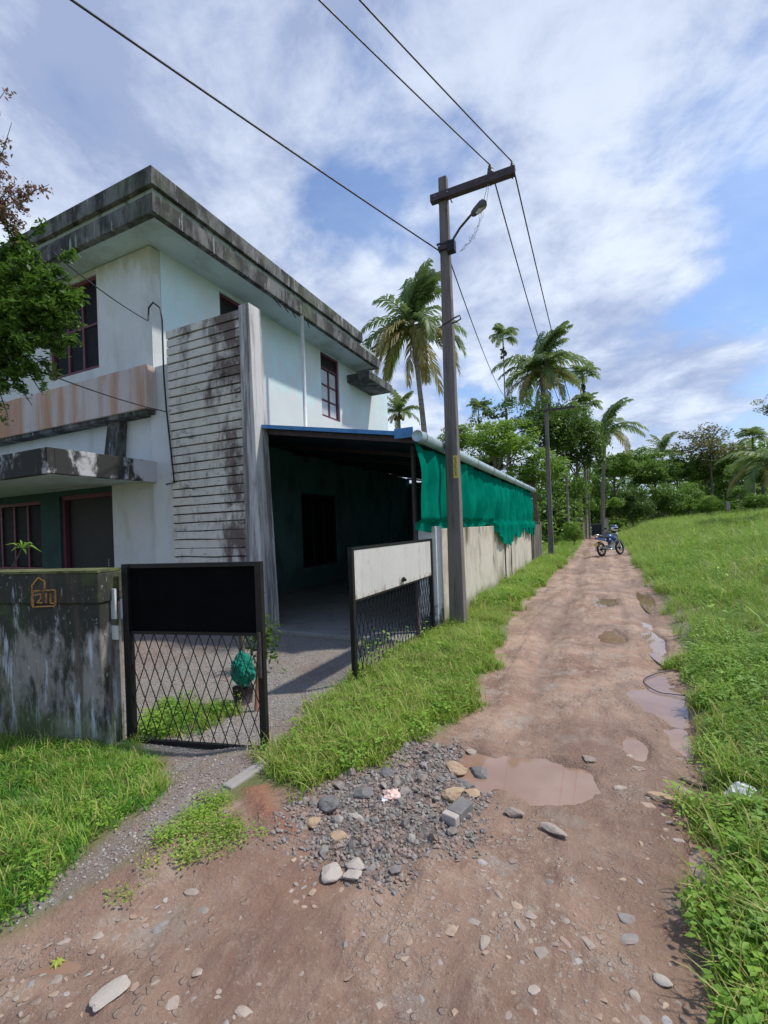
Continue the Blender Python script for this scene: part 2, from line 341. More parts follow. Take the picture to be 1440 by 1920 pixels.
ROADL = GP([(690, 1478), (740, 1445), (815, 1385), (890, 1290), (960, 1150), (1040, 1068)]) + [(-1.25, 18.5), (-1.0, 21), (-.95, 27), (-1.0, 50)]
ROADR = GP([(1420, 1990), (1405, 1918), (1390, 1700), (1378, 1560), (1330, 1400), (1290, 1230), (1240, 1120), (1188, 1055)]) + [(1.4, 24), (1.3, 30), (1.2, 50)]
ROAD = ROADL[::-1] + GP([(600, 1525), (500, 1625), (330, 1660), (200, 1720), (0, 1790)]) + [(-4.5, -.2), (-6, -4), (1, -4), (.45, .8)] + ROADR
VERGE = GP([(508, 1428), (600, 1335), (655, 1290), (815, 1192)]) + [(-2.1, 6.2), (-2.12, 19), (-1.1, 18.5)] + GP([(1040, 1070), (960, 1150), (890, 1295), (815, 1385), (740, 1445), (690, 1470), (620, 1500), (560, 1520), (505, 1490)])
LAWN = [(-9, .8), (-3.15, 2.1)] + GP([(235, 1408), (325, 1425), (320, 1475), (262, 1540), (205, 1590), (130, 1650), (0, 1735)]) + [(-2.6, .55), (-9, -1.2)]
PATCH = GP([(395, 1500), (480, 1528), (500, 1590), (420, 1625), (330, 1640), (250, 1700), (225, 1690), (290, 1600)])
PATCH2 = GP([(275, 1735), (330, 1725), (320, 1770), (270, 1765)])
PATCH3 = [(-3.25, 2.35), (-2.75, 2.5), (-2.8, 2.95), (-3.6, 2.9)]
DRIVE = GP([(325, 1425), (508, 1428), (600, 1335), (655, 1290)]) + [(-2.25, 4.2), (-2.2, 5.4), (-8, 5.5), (-8, 2.2), (-3.2, 2.2)] 
DRIVE2 = GP([(325, 1420), (520, 1420), (430, 1490), (330, 1560), (240, 1640), (60, 1745), (0, 1770), (0, 1735), (130, 1650), (205, 1590), (262, 1540), (320, 1475)])
RUB = GP([(590, 1500), (640, 1470), (700, 1450), (770, 1400), (850, 1400), (880, 1450), (915, 1500), (880, 1560), (800, 1610), (740, 1650), (650, 1640), (580, 1610), (545, 1560)])
REDS = GP([(455, 1500), (500, 1490), (520, 1535), (575, 1570), (545, 1590), (480, 1560)])
LEFTFAR = [(-2.3, 18.9), (-1.25, 18.5), (-1.0, 21), (-.95, 27), (-1.0, 50), (-8, 60), (-30, 60), (-30, 18.9)]
RIGHT = ROADR + [(3, 60), (90, 60), (90, -6), (.45, -6), (.45, .8)]
PUD = [  # cx, cy, rx, ry, rot, depth
    (*G(1000, 1452), .42, .25, .10, .05), (*G(890, 1440), .13, .22, .3, .05), (*G(1255, 1315), .25, .42, .2, .05), (*G(1145, 1190), .17, .48, .0, .05), (*G(1228, 1200), .10, .62, .05, .05),
    (*G(1135, 1128), .18, .55, 0, .05), (*G(1216, 1125), .09, .8, 0, .05), (*G(1290, 1385), .14, .30, .1, .035), (*G(1325, 1600), .09, .30, .05, .03),
    (*G(1190, 1400), .10, .22, .1, .03), (*G(60, 1800), .30, .06, .35, .025), (*G(1000, 1085), .2, .6, .1, .03)]
def puddle(x, y, grow=1.0):
    r = np.zeros(x.shape)
    for i, (cx, cy, rx, ry, a, dp) in enumerate(PUD):
        u = (x - cx) * math.cos(a) + (y - cy) * math.sin(a); v = -(x - cx) * math.sin(a) + (y - cy) * math.cos(a)
        q = (np.sqrt((u / rx) ** 2 + (v / ry) ** 2) + (fbm(x, y, .26, 4, 40 + i) - .5) * 1.15) / grow
        r = np.maximum(r, sstep(1.18 - q, 0, .45) * dp)
    return r * sstep(polysd(x, y, ROAD), .02, .16)
def roadsd(x, y): return polysd(x, y, ROAD)
def height(x, y, fine=True):
    x = np.asarray(x, float); y = np.asarray(y, float)
    sdr = roadsd(x, y); h = (1 - sstep(sdr, -.15, .12)) * .055
    yard = sstep(-x, 2.25, 2.6) * sstep(y, 2.0, 2.4) * (x > -40); h = h * (1 - yard * .8)
    right = sstep(x - .9, 0, 1.2)
    h = h + right * (.10 * np.clip(x - 1.0, 0, 9) + .020 * np.clip(y - 9, 0, 30) * sstep(x, 1.3, 4.5)) * sstep(60 - np.abs(x), 0, 30)
    bump = (fbm(x, y, 1.4, 4, 1) - .5) * .05 + (fbm(x, y, .18, 3, 5) - .5) * .018
    h = h + bump * (.4 + .6 * (sdr > -.3))
    if fine:
        h = h + ((fbm(x, y, .05, 2, 9) - .5) * .014 + (fbm(x, y, .12, 3, 19) - .5) * .024 * sstep(fbm(x, y, .9, 2, 33), .35, .65)) * sstep(sdr, -.1, .1)
        rub = sstep(polysd(x, y, RUB), -.06, .2); h = h + rub * .02 + rub * (fbm(x, y, .06, 2, 23) - .5) * .02
        red = sstep(polysd(x, y, REDS), -.03, .07); h = h + red * (.03 + (fbm(x, y, .04, 2, 29) - .5) * .03)
        h = h + (fbm(x, y * .16, .16, 3, 131) - .5) * .035 * sstep(sdr, .0, .3) * sstep(y, 1.0, 3)
        # wheel ruts along the lane
        onr = sstep(sdr, .05, .3) * sstep(y, .5, 4)
        for cx, ph in ((-.55, 0), (.62, 1.3)):
            dx = x - cx - .08 * np.sin(y * .7 + ph); h = h - onr * .034 * np.exp(-(dx / .16) ** 2) + onr * .012 * np.exp(-((np.abs(dx) - .26) / .07) ** 2) * (.5 + fbm(x, y, .3, 2, 31))
    p = puddle(x, y); h = h * (1 - sstep(p, 0, .03) * .85) - p
    return h
WATER_Z = -.020
def hz(x, y): return float(height(np.array([x]), np.array([y]), True)[0])

# ------------------------------------------------------------------ ground
def axis(f0, f1, st, lo, hi, g=1.06):
    a = list(np.arange(f0, f1, st)); s = st; v = a[-1]
    while v < hi: s *= g; v += s; a.append(v)
    s = st; v = f0; b = []
    while v > lo: s *= g; v -= s; b.append(v)
    return np.array(b[::-1] + a)
gx = axis(-3.4, 1.6, .020, -700, 700); gy = axis(.55, 4.6, .020, -300, 1200, 1.035)
X, Y = np.meshgrid(gx, gy); x = X.ravel(); y = Y.ravel(); z = height(x, y)
nx, ny = len(gx), len(gy)
ii = np.arange((ny - 1) * (nx - 1)); r_, c_ = ii // (nx - 1), ii % (nx - 1); a_ = r_ * nx + c_
faces = np.stack([a_, a_ + 1, a_ + nx + 1, a_ + nx], 1).astype(np.int32)
gm = bpy.data.meshes.new('ground'); gm.vertices.add(len(x)); gm.vertices.foreach_set('co', np.stack([x, y, z], 1).astype(np.float32).ravel())
gm.loops.add(faces.size); gm.loops.foreach_set('vertex_index', faces.ravel()); gm.polygons.add(len(faces))
gm.polygons.foreach_set('loop_start', np.arange(0, faces.size, 4, dtype=np.int32)); gm.polygons.foreach_set('loop_total', np.full(len(faces), 4, np.int32))
gm.polygons.foreach_set('use_smooth', np.ones(len(faces), bool)); gm.update()
wob = (fbm(x, y, .3, 4, 77) - .5)
BARE = GP([(640, 1480), (520, 1500), (330, 1560), (240, 1640), (60, 1745), (-10, 1772), (-260, 1840), (-260, 2000), (0, 1860), (400, 1760), (650, 1640)])
road = np.maximum(sstep(roadsd(x, y) + wob * .25, -.06, .08), sstep(polysd(x, y, BARE) + wob * .1, -.05, .05))
drive = np.maximum(sstep(polysd(x, y, DRIVE), -.1, .1), sstep(polysd(x, y, DRIVE2) + wob * .15, -.05, .06))
rub = sstep(polysd(x, y, RUB) + wob * .25, -.05, .10)
rub = np.maximum(rub, .75 * sstep(polysd(x, y, GP([(1262, 1150), (1285, 1140), (1330, 1330), (1345, 1420), (1300, 1400), (1290, 1280)])) + wob * .35, -.05, .12))
red = sstep(polysd(x, y, REDS) + wob * .08, -.02, .05)
red = np.maximum(red, .55 * sstep(polysd(x, y, GP([(500, 1640), (640, 1640), (600, 1700), (480, 1710)])) + wob * .3, -.1, .1))
pud = puddle(x, y)
wet = np.clip(.9 * sstep(puddle(x, y, 1.45), 0, .02) + .8 * sstep(fbm(x, y * .5, .7, 5, 121), .49, .58) + .8 * sstep(polysd(x, y, GP([(1200, 1330), (1320, 1330), (1385, 1560), (1400, 1918), (1230, 1918), (1210, 1600)])) + wob * .3, -.15, .1)
              + .7 * sstep(.13 - np.abs(x + .55 - .08 * np.sin(y * .7)) + wob * .2, 0, .1) * (y > 3), 0, 1)
def put(name, arrs):
    at = gm.attributes.new(name, 'FLOAT_COLOR', 'POINT'); d = np.stack(list(arrs) + [np.ones(len(x))] * (4 - len(arrs)), 1).astype(np.float32); at.data.foreach_set('color', d.ravel())
put('zone', (road, drive, rub)); put('zone2', (red, wet, np.clip(fbm(x, y, .5, 4, 90), 0, 1)))
m, t = newmat('earth'); v = t.n('ShaderNodeNewGeometry').outputs['Position']
z1 = t.n('ShaderNodeSeparateColor', {0: t.n('ShaderNodeAttribute', attribute_name='zone').outputs['Color']}).outputs
z2 = t.n('ShaderNodeSeparateColor', {0: t.n('ShaderNodeAttribute', attribute_name='zone2').outputs['Color']}).outputs
nA = t.noise(v, 1.6, 8, .65, .3); nB = t.noise(v, 9, 8, .7, .2); nC = t.noise(v, 60, 6, .75); nD = t.noise(t.scale(v, (1, .22, 1)), 7, 6, .7)
vo = t.n('ShaderNodeTexVoronoi', {'Vector': v, 'Scale': 34.0}); vo2 = t.n('ShaderNodeTexVoronoi', {'Vector': v, 'Scale': 90.0})
mud = t.mix(t.rng(nA, .32, .68), (.225, .130, .088), (.43, .29, .205))
mud = t.mix(t.math('MULTIPLY', t.rng(nB, .5, .68), .65), mud, (.47, .35, .27))
mud = t.mix(t.math('MULTIPLY', t.rng(nD, .54, .66), .6), mud, (.19, .115, .085))
mud = t.mix(t.math('MULTIPLY', t.rng(t.noise(v, 2.7, 6, .7), .55, .64), .7), mud, (.36, .31, .26))
mud = t.mix(t.math('MULTIPLY', t.rng(nC, .56, .66), .6), mud, (.54, .46, .39))
mud = t.mix(t.math('MULTIPLY', t.rng(nC, .40, .30), .5), mud, (.14, .09, .07))
mud = t.mix(t.math('MULTIPLY', t.rng(t.noise(t.scale(v, (2.2, .5, 1)), 2.4, 8, .7, .5), .52, .66), .65), mud, (.185, .115, .088))
mud = t.mix(t.math('MULTIPLY', t.rng(t.noise(v, 1.1, 7, .72, .4), .55, .66), .55), mud, (.44, .35, .275))
pebf = t.math('MULTIPLY', t.rng(t.n('ShaderNodeTexVoronoi', {'Vector': v, 'Scale': 48.0}).outputs['Distance'], .34, .26), t.rng(t.noise(v, 2.2, 6, .7), .50, .62))
peb2 = t.math('MULTIPLY', t.rng(t.n('ShaderNodeTexVoronoi', {'Vector': t.n('ShaderNodeVectorMath', {0: v, 1: t.scale(t.n('ShaderNodeTexNoise', {'Vector': v, 'Scale': 30.0}).outputs['Color'], (.03, .03, .03))}, operation='ADD').outputs[0], 'Scale': 21.0}).outputs['Distance'], .36, .28), t.rng(t.noise(v, 1.7, 6, .7, .3), .50, .58))
mud = t.mix(t.math('MULTIPLY', peb2, .6), mud, t.mix(t.rng(nC, .35, .65), (.30, .24, .19), (.52, .43, .35)))
mud = t.mix(t.math('MULTIPLY', pebf, .75), mud, t.mix(t.n('ShaderNodeTexVoronoi', {'Vector': v, 'Scale': 48.0}).outputs['Color'], (.25, .21, .18), (.58, .50, .43)))
soil = t.mix(t.rng(nB, .35, .65), (.085, .10, .035), (.16, .15, .07)); far = t.mix(t.rng(nA, .3, .7), (.10, .18, .03), (.24, .30, .07))
soil = t.mix(.55, soil, far)
grav = t.mix(vo2.outputs['Color'], (.12, .11, .10), (.40, .37, .34)); grav = t.mix(t.rng(nB, .4, .7), grav, (.27, .24, .20))
rubc = t.mix(vo.outputs['Color'], (.12, .115, .11), (.32, .30, .28)); rubc = t.mix(t.rng(nB, .45, .7), rubc, (.17, .15, .14))
redc = t.mix(t.rng(nC, .35, .65), (.30, .11, .06), (.44, .20, .11))
c = t.mix(z1[0], soil, mud); c = t.mix(z1[1], c, grav); c = t.mix(z1[2], c, rubc); c = t.mix(z2[0], c, redc)
c = t.mix(t.math('MULTIPLY', z2[1], .5), c, (.25, .145, .10))
rough = t.math('SUBTRACT', .88, t.math('MULTIPLY', z2[1], t.rng(nB, .3, .6, .70, .50)))
bh = t.math('ADD', t.math('MULTIPLY', nB, .7), t.math('ADD', t.math('ADD', t.math('MULTIPLY', nC, .5), t.math('ADD', t.math('MULTIPLY', pebf, .25), t.math('MULTIPLY', peb2, .3))), t.math('MULTIPLY', t.math('MULTIPLY', vo.outputs['Distance'], -1.2), z1[2])))
surf(t, c, rough, bh, 1.0, .028, 0, .45); M['earth'] = m
gm.materials.append(m); ground = bpy.data.objects.new('ground', gm); COL.objects.link(ground); tag(ground, 'muddy brown lane, gravel yard and grassy verges as one ground', 'ground', None, 'structure')
for i, (cx, cy, rx, ry, a, dp) in enumerate(PUD):
    b = MB(); vs = [(cx, cy, WATER_Z)]; n = 36; ok = True
    for j in range(n):
        an = 2 * math.pi * j / n; uu = math.cos(an) * rx * 1.9; vv = math.sin(an) * ry * 1.9
        vs.append((cx + uu * math.cos(a) - vv * math.sin(a), cy + uu * math.sin(a) + vv * math.cos(a), WATER_Z - .0004 * i))
    b.add(vs, [(0, j + 1, (j + 1) % n + 1) for j in range(n)])
    o = b.build('puddle', M['water'], origin=(cx, cy, WATER_Z)); tag(o, 'shallow muddy puddle lying in the lane', 'puddle', 'puddles along the lane', 'structure')

# ------------------------------------------------------------------ house
HX, HY = -6.9, 5.5      # outer faces of side wall and front wall
H = thing('house', (-9.5, 9, 0), 'two storey pale turquoise house with flat mould-stained concrete roof and ribbed stone fin', 'house')
def holed(mb, axis_, face, depth, a0, a1, z0, z1, holes):
    # wall slab on a plane with rectangular openings; face = outer coordinate, depth signed inward
    cuts = sorted({a0, a1} | {h[0] for h in holes} | {h[1] for h in holes})
    for p, q in zip(cuts[:-1], cuts[1:]):
        hs = sorted([h for h in holes if h[0] <= p + 1e-6 and h[1] >= q - 1e-6], key=lambda h: h[2]); zc = z0
        for h in hs + [(0, 0, z1, z1)]:
            if h[2] > zc + 1e-6:
                if axis_ == 'y': mb.box((p, face, zc), (q, face + depth, h[2]))
                else: mb.box((face, p, zc), (face + depth, q, h[2]))
            zc = max(zc, h[3])
SW = [(7.12, 8.15, 4.85, 6.55), (10.9, 11.9, 4.76, 6.60), (9.75, 11.5, .56, 2.52)]
up = MB(); holed(up, 'x', HX, -.2, HY + .21, 15.2, 3.58, 6.62, [h for h in SW if h[2] > 3]); up.build('side_wall', M['wall'], H, label='pale turquoise upper side wall')
lo = MB(); holed(lo, 'x', HX, -.2, HY + .21, 15.2, 0, 3.56, [SW[2]]); lo.build('side_wall', M['shedwall_shade'], H, label='lower side wall inside the lean-to, coloured dark teal for shade')
fu = MB(); holed(fu, 'y', HY + .002, .2, -14, HX - .001, 3.3, 6.60, [(-9.9, -8.36, 4.74, 6.5)]); fu.build('front_wall', M['wall_front'], H)
fl = MB(); holed(fl, 'y', HY + .004, .2, -8.12, HX + .0, -.1, 3.3, []); fl.build('front_wall', M['wall_front'], H, label='grey white lower front wall')
fl = MB(); holed(fl, 'y', HY + .004, .2, -14, -8.12, 2.62, 3.3, []); fl.build('front_wall', M['wall_front'], H, label='grey white wall strip above the canopy')
fl = MB(); holed(fl, 'y', HY + .004, .2, -14, -8.12, -.1, 2.62, [(-9.75, -8.12, -.1, 2.40), (-12.6, -10.4, .9, 2.35)]); fl.build('front_wall', M['wall_shade'], H, label='verandah wall under the canopy with shade in its colour')
bk = MB().box((-14, 15.2, 0), (HX, 15.4, 6.6)).box((-14.2, HY, 0), (-14, 15.4, 6.6)); bk.build('back_wall', M['wall'], H)
MB().box((-14, HY + .2, 3.3), (HX - .2, 15.2, 3.45)).build('floor_slab', M['concrete'], H)
# corner column
MB().box((-6.9, 5.42, 0), (-6.43, 5.62, 4.43)).build('corner_column', M['wall_front'], H)
# roof: soffit slab, lower fascia, recessed drip ledge, upper parapet band
XE, YE = -6.10, 4.95
MB().box((-14.8, YE + .05, 6.62), (XE - .05, 13.1, 6.72)).build('soffit', M['soffit'], H)
def ring(x1, y0, y1, z0, z1, th=.12, x0=-14.9):
    return MB().box((x0, y0, z0), (x1, y0 + th, z1)).box((x1 - th, y0 + th, z0), (x1, y1, z1)).box((x0, y0 + th, z0), (x0 + th, y1, z1)).box((x0 + th, y1 - th, z0), (x1 - th, y1, z1))
ring(XE, YE, 13.12, 6.60, 6.90).build('fascia', M['fascia'], H, bevel=.008)
ring(XE - .03, YE + .03, 12.9, 6.90, 6.99).build('drip_ledge', M['ledge'], H)
ring(XE + .05, YE - .05, 11.9, 6.99, 7.27, .16).build('parapet', M['fascia'], H, bevel=.01)
MB().box((-14.7, YE + .1, 6.9), (XE - .2, 11.8, 7.0)).build('roof', M['concrete'], H)
MB().box((-9, 12.4, 6.10), (-6.12, 14.1, 6.33)).build('sunshade', M['fascia'], H)
# exposed bars at the broken eave edge
b = MB()
for q in range(5): b.tube([(-6.2 + .02 * q, 8.0 + .28 * q, 6.60), (-6.25, 8.3 + .28 * q, 6.57 - .012 * q)], .012, 5)
b.build('exposed_bar', M['steel'], H)
# balcony band under the upper front wall
MB().box((-14, 5.22, 3.69), (-6.74, 5.498, 4.42)).build('balcony_band', M['band'], H, bevel=.01)
MB().box((-14, 5.26, 3.62), (-6.78, 5.498, 3.688)).build('band_shade_strip', M['fascia'], H)  # dark strip drawn under the band for its shade line
# canopy
MB().box((-14, 3.70, 2.46), (-6.80, 3.80, 2.82)).box((-6.90, 3.80, 2.46), (-6.80, 5.50, 2.82)).build('canopy_fascia', M['canopy'], H, bevel=.008)
MB().box((-14, 3.802, 2.50), (-6.902, 5.50, 2.62)).build('canopy_slab', M['soffit'], H)
b = MB(); b.hexa([(-8.05, 5.30, 2.83), (-7.72, 5.30, 2.83), (-7.72, 5.498, 2.83), (-8.05, 5.498, 2.83), (-7.95, 5.35, 3.61), (-7.62, 5.35, 3.61), (-7.62, 5.498, 3.61), (-7.95, 5.498, 3.61)]); b.build('wall_bracket', M['fascia'], H)
# doorway and verandah window
dr = MB().box((-9.68, HY + .13, -.05), (-8.19, HY + .17, 2.36)).build('door', M['dark'], H); 
MB().box((-8.20, HY + .05, 0), (-8.12, HY + .19, 2.40)).box((-9.75, HY + .05, 0), (-9.67, HY + .19, 2.40)).box((-9.67, HY + .05, 2.32), (-8.20, HY + .19, 2.40)).build('door_frame', M['maroon'], H)
MB().tube([(-8.38, HY + .10, 1.0), (-8.38, HY + .07, 1.0), (-8.38, HY + .07, 1.14), (-8.38, HY + .10, 1.14)], .01, 6).build('handle', M['alu'], dr)
def window(axis_, face, inn, a0, a1, z0, z1, rows, cols, pane_mat, transom=0, name='window', th=.07):
    def bx(mb, p, q, za, zb, d0, d1):
        if axis_ == 'x': mb.box((face + inn * d0, p, za), (face + inn * d1, q, zb))
        else: mb.box((p, face + inn * d0, za), (q, face + inn * d1, zb))
    f = MB(); bx(f, a0, a0 + th, z0, z1, .04, .14); bx(f, a1 - th, a1, z0, z1, .04, .14); bx(f, a0 + th, a1 - th, z0, z0 + th, .04, .14); bx(f, a0 + th, a1 - th, z1 - th, z1, .04, .14)
    zt = z1 - th
    if transom: bx(f, a0 + th, a1 - th, z1 - transom - .03, z1 - transom + .03, .045, .135); zt = z1 - transom - .03
    W = f.build(name, M['maroon'], H)
    if transom:
        s = MB(); bx(s, a0 + th, a1 - th, zt + .06, z1 - th, .08, .10); s.build('transom_panel', M['dark'], W)
    wA, wZ = (a1 - a0 - 2 * th) / cols, (zt - z0 - th) / rows
    mull = MB()
    for c in range(1, cols): bx(mull, a0 + th + wA * c - .03, a0 + th + wA * c + .03, z0 + th, zt, .06, .12)
    for r in range(1, rows):
        for c in range(cols): bx(mull, a0 + th + wA * c + .03, a0 + th + wA * (c + 1) - .03, z0 + th + wZ * r - .022, z0 + th + wZ * r + .022, .065, .115)
    if mull.v: mull.build('glazing_bar', M['maroon'], W)
    for r in range(rows):
        for c in range(cols):
            s = MB(); bx(s, a0 + th + wA * c + .02, a0 + th + wA * (c + 1) - .02, z0 + th + wZ * r + .015, z0 + th + wZ * (r + 1) - .015, .088, .096)
            s.build('pane', pane_mat if (r + c) % 5 else M['glass'] if pane_mat is M['frost'] and r == 0 and c == 1 else pane_mat, W)
    return W
window('x', HX, -1, 10.9, 11.9, 4.76, 6.60, 3, 2, M['frost'], .42)
window('x', HX, -1, 7.12, 8.15, 4.85, 6.55, 2, 2, M['glass'], .5)
window('x', HX, -1, 9.75, 11.5, .56, 2.52, 1, 3, M['darkpane'])
window('y', HY, 1, -9.9, -8.36, 4.74, 6.5, 2, 3, M['darkpane'])
window('y', HY, 1, -12.6, -10.4, .9, 2.35, 1, 4, M['darkpane'])
MB().box((-8.5, 5.30, -.2), (-4.6, 5.42, .06)).box((-8.5, 5.18, -.2), (-4.9, 5.298, .0)).build('plinth', M['pierB'], H)
# ribbed stone fin and its end pillar
SX0, SX1 = -6.43, -4.80
MB().box((SX0, 5.43, .03), (SX1, 5.58, 4.90)).build('fin_wall', M['fascia'], H)
nC = 34; z0 = .20
for i in range(nC):
    hh = (4.96 - z0) / nC; za = z0 + i * hh; wob_ = .012 if i > 9 else .02; dz = [random.uniform(-.006, .006) * (1 if i > 9 else 2.2) for _ in range(4)]
    y0 = 5.385 + random.uniform(-.008, .008); k = 5; b = MB(); prof = []
    xs = [SX0 + .003 + (SX1 - SX0 - .006) * j / k for j in range(k + 1)]
    lo_ = [za + .011 + random.uniform(-.004, .004) * (1 if i > 9 else 2.5) for _ in xs]; hi_ = [za + hh - .011 + random.uniform(-.003, .003) * (1 if i > 9 else 2.5) for _ in xs]
    fy = [y0 + random.uniform(-.006, .006) for _ in xs]
    vs = []
    for j in range(k + 1): vs += [(xs[j], fy[j], lo_[j]), (xs[j], fy[j] + .006, hi_[j]), (xs[j], 5.43, hi_[j]), (xs[j], 5.43, lo_[j])]
    fs = [(0, 1, 2, 3), tuple(4 * k + q for q in (3, 2, 1, 0))]
    for j in range(k):
        for q in range(4): fs.append((4 * j + q, 4 * (j + 1) + q, 4 * (j + 1) + (q + 1) % 4, 4 * j + (q + 1) % 4))
    b.add(vs, fs); b.build('stone_course', M['course'], H)
b = MB(); b.hexa([(-4.80, 5.30, 0), (-4.48, 5.30, 0), (-4.48, 5.66, 0), (-4.80, 5.66, 0), (-4.80, 5.33, 4.98), (-4.60, 5.33, 4.98), (-4.60, 5.60, 4.98), (-4.80, 5.60, 4.98)]); b.build('end_pillar', M['pillar'], H, bevel=.012)
# pipes
b = MB(); b.tube([(-6.14, 8.95, 6.60), (-6.14, 8.95, 3.40)], .045, 10); b.build('downpipe', M['pvcw'], H, smooth=True)
pt = [PY(278, 600, 5.36), PY(279, 577, 5.36), PY(287, 567, 5.36), PY(300, 577, 5.36), PY(304, 600, 5.37), PY(307, 700, 5.37), PY(312, 768, 5.37), PY(322, 860, 5.35), PY(327, 905, 5.35), PY(312, 908, 5.35)]
MB().tube(pt, .014, 7).build('conduit', M['black'], H, smooth=True)

# ------------------------------------------------------------------ lean-to
S = thing('lean_to_shed', (-4.5, 11, 0), 'dark open lean-to shed along the side wall with grey blue eave pipe', 'shed')
def rz(x): return 2.74 + (-2.07 - x) * .167
Y0, Y1 = 5.50, 17.2
def roofp(y): return [(-6.88, y, rz(-6.88)), (-2.05, y, rz(-2.05))]
b = MB(); n = 60; vs = []
for q in range(n + 1):
    yy = Y0 + (Y1 - Y0) * q / n; wv = .012 * (q % 2)
    for xx in (-6.905, -2.05): vs.append((xx, yy, rz(xx) + wv)); 
fs = [(2 * q, 2 * q + 1, 2 * q + 3, 2 * q + 2) for q in range(n)]; vs2 = [(p[0], p[1], p[2] - .02) for p in vs]
b.add(vs, fs); b.add(vs2, [tuple(reversed(f)) for f in fs]); b.box((-6.88, Y0 - .004, 0), (-6.87, Y0, .01)); b.build('roof_sheet', M['tarp'], S)
b = MB(); 
for q in range(8):
    xa, xb = -4.55 + q * .31, -4.55 + (q + 1) * .31
    b.hexa([(xa, Y0 - .03, rz(xa) - .035), (xb, Y0 - .03, rz(xb) - .035), (xb, Y0 - .006, rz(xb) - .035), (xa, Y0 - .006, rz(xa) - .035), (xa, Y0 - .03, rz(xa) + .02), (xb, Y0 - .03, rz(xb) + .02), (xb, Y0 - .006, rz(xb) + .02), (xa, Y0 - .006, rz(xa) + .02)])
b.box((-2.36, Y0 - .05, 2.70), (-2.10, Y0 - .032, 2.83)); b.build('front_edge', M['bluetarp'], S, label='bright blue sheet edge over the opening')
b = MB(); b.tube([(-2.03, 5.42, 2.70), (-2.03, Y1 + .1, 2.70)], .075, 12); b.build('eave_pipe', M['pvc'], S, smooth=True)
for q in range(9):
    yy = 5.6 + q * 1.42; b = MB(); b.torus((-2.03, yy, 2.70), (0, 1, 0), .078, .008, 14, 5); b.build('pipe_clip', M['alu'], S, smooth=True)
for q in range(5):
    yy = 5.9 + q * 2.8; MB().tube([(-2.28, yy, 0), (-2.28, yy, 2.66)], .035, 8).build('post', M['steel'], S, smooth=True)
for q in range(7):
    yy = 5.62 + q * 1.9; MB().bar((-6.86, yy, rz(-6.86) - .07), (-2.1, yy, rz(-2.1) - .07), .05, .07).build('rafter', M['steel'], S)
b = MB(); b.box((-6.86, 17.1, 0), (-4.6, 17.18, 3.3)); b.box((-4.6, 17.1, 0), (-2.2, 17.18, 2.72)); b.box((-6.9, 15.2, 0), (-6.8, 17.1, 3.46)); b.build('end_wall', M['shedwall_shade'], S)
MB().box((-6.87, 5.45, -.05), (-2.32, 17.1, .07)).build('floor', M['concrete'], S, bevel=.01)
# shade net (hangs from the eave pipe): a thing of its own
b = MB(); NU, NV = 150, 26; vs = []
for i in range(NU + 1):
    yy = 5.52 + (17.05 - 5.52) * i / NU
    s_ = max(0, min(1, (yy - 9.9) / 1.2)); s_ = s_ * s_ * (3 - 2 * s_)
    zb = 1.50 * (1 - s_) + (1.17 - .13 * math.sin((yy - 9.9) * 1.1) + .06 * math.sin(yy * 4.1)) * s_ + .035 * math.sin(yy * 2.7) + .03 * math.sin(yy * 11.3 + 2 * math.sin(yy * 3.1)) * (s_ + .2)
    if yy > 15.8: zb += (yy - 15.8) * .12
    zt = 2.64 - .02 * (1 + math.sin(yy * 4.4))
    if yy < 6.4: zb += -.02
    for j in range(NV + 1):
        f = j / NV; zz = zt + (zb - zt) * f
        amp = .018 + .035 * f
        if yy < 7: amp += .05 * (7 - yy) / 1.5
        fold = math.sin(yy * 9 + 2.2 * math.sin(yy * 2.3) + f * 1.3) * amp + .6 * amp * math.sin(yy * 23 + f * 2 + 1.5 * math.sin(yy * 5)) + .02 * math.sin(f * 9 + yy)
        xx = -2.10 + fold * .8 + .05 * math.sin(f * math.pi)
        xx = max(xx, -2.13) if zz > 1.56 else -2.055 + abs(fold) * .9 + .02
        if zz <= 1.62 and s_ < .3: xx = -2.14 + fold * .2
        vs.append((xx, yy + .02 * math.sin(f * 7 + yy * 3), zz))
fs = []
holes = [(15.0, 1.35), (16.35, 1.3), (13.9, 1.25)]
for i in range(NU):
    for j in range(NV):
        a = i * (NV + 1) + j; p = vs[a]
        if any((p[1] - hy) ** 2 * 4 + (p[2] - hzz) ** 2 * 2 < .035 for hy, hzz in holes): continue
        fs.append((a, a + 1, a + NV + 2, a + NV + 1))
b.add(vs, fs); net = b.build('shade_net', M['net'], smooth=True, origin=(-2.1, 11, 1.2)); tag(net, 'torn green shade net hanging from the eave pipe over the boundary wall', 'shade net')

# ------------------------------------------------------------------ boundary walls
W1 = thing('boundary_wall', (-2.2, 12, 0), 'cream boundary wall with dark rain streaks along the lane', 'wall')
b = MB(); b.box((-2.30, 6.42, -.2), (-2.10, 16.6, 1.50)); b.build('wall_panel', M['wallB'], W1, bevel=.008)
MB().box((-2.36, 6.14, -.2), (-2.07, 6.42, 1.54)).build('end_pier', M['pierB'], W1, bevel=.012, label='white washed end pier beside the utility pole')
MB().box((-2.32, 16.6, -.2), (-2.06, 18.7, 1.47)).build('wall_panel', M['wallE'], W1, label='brown grey far end of the wall')
for q in range(7):
    yy = 16.75 + q * .29; MB().box((-2.059, yy, -.1), (-2.02, yy + .14, 1.44 + .02 * (q % 3))).build('pilaster', M['wallE'], W1)
MB().box((-2.34, 18.7, -.2), (-2.0, 19.0, 1.56)).build('end_pier', M['wallE'], W1, bevel=.012, label='dark brown far end pier')
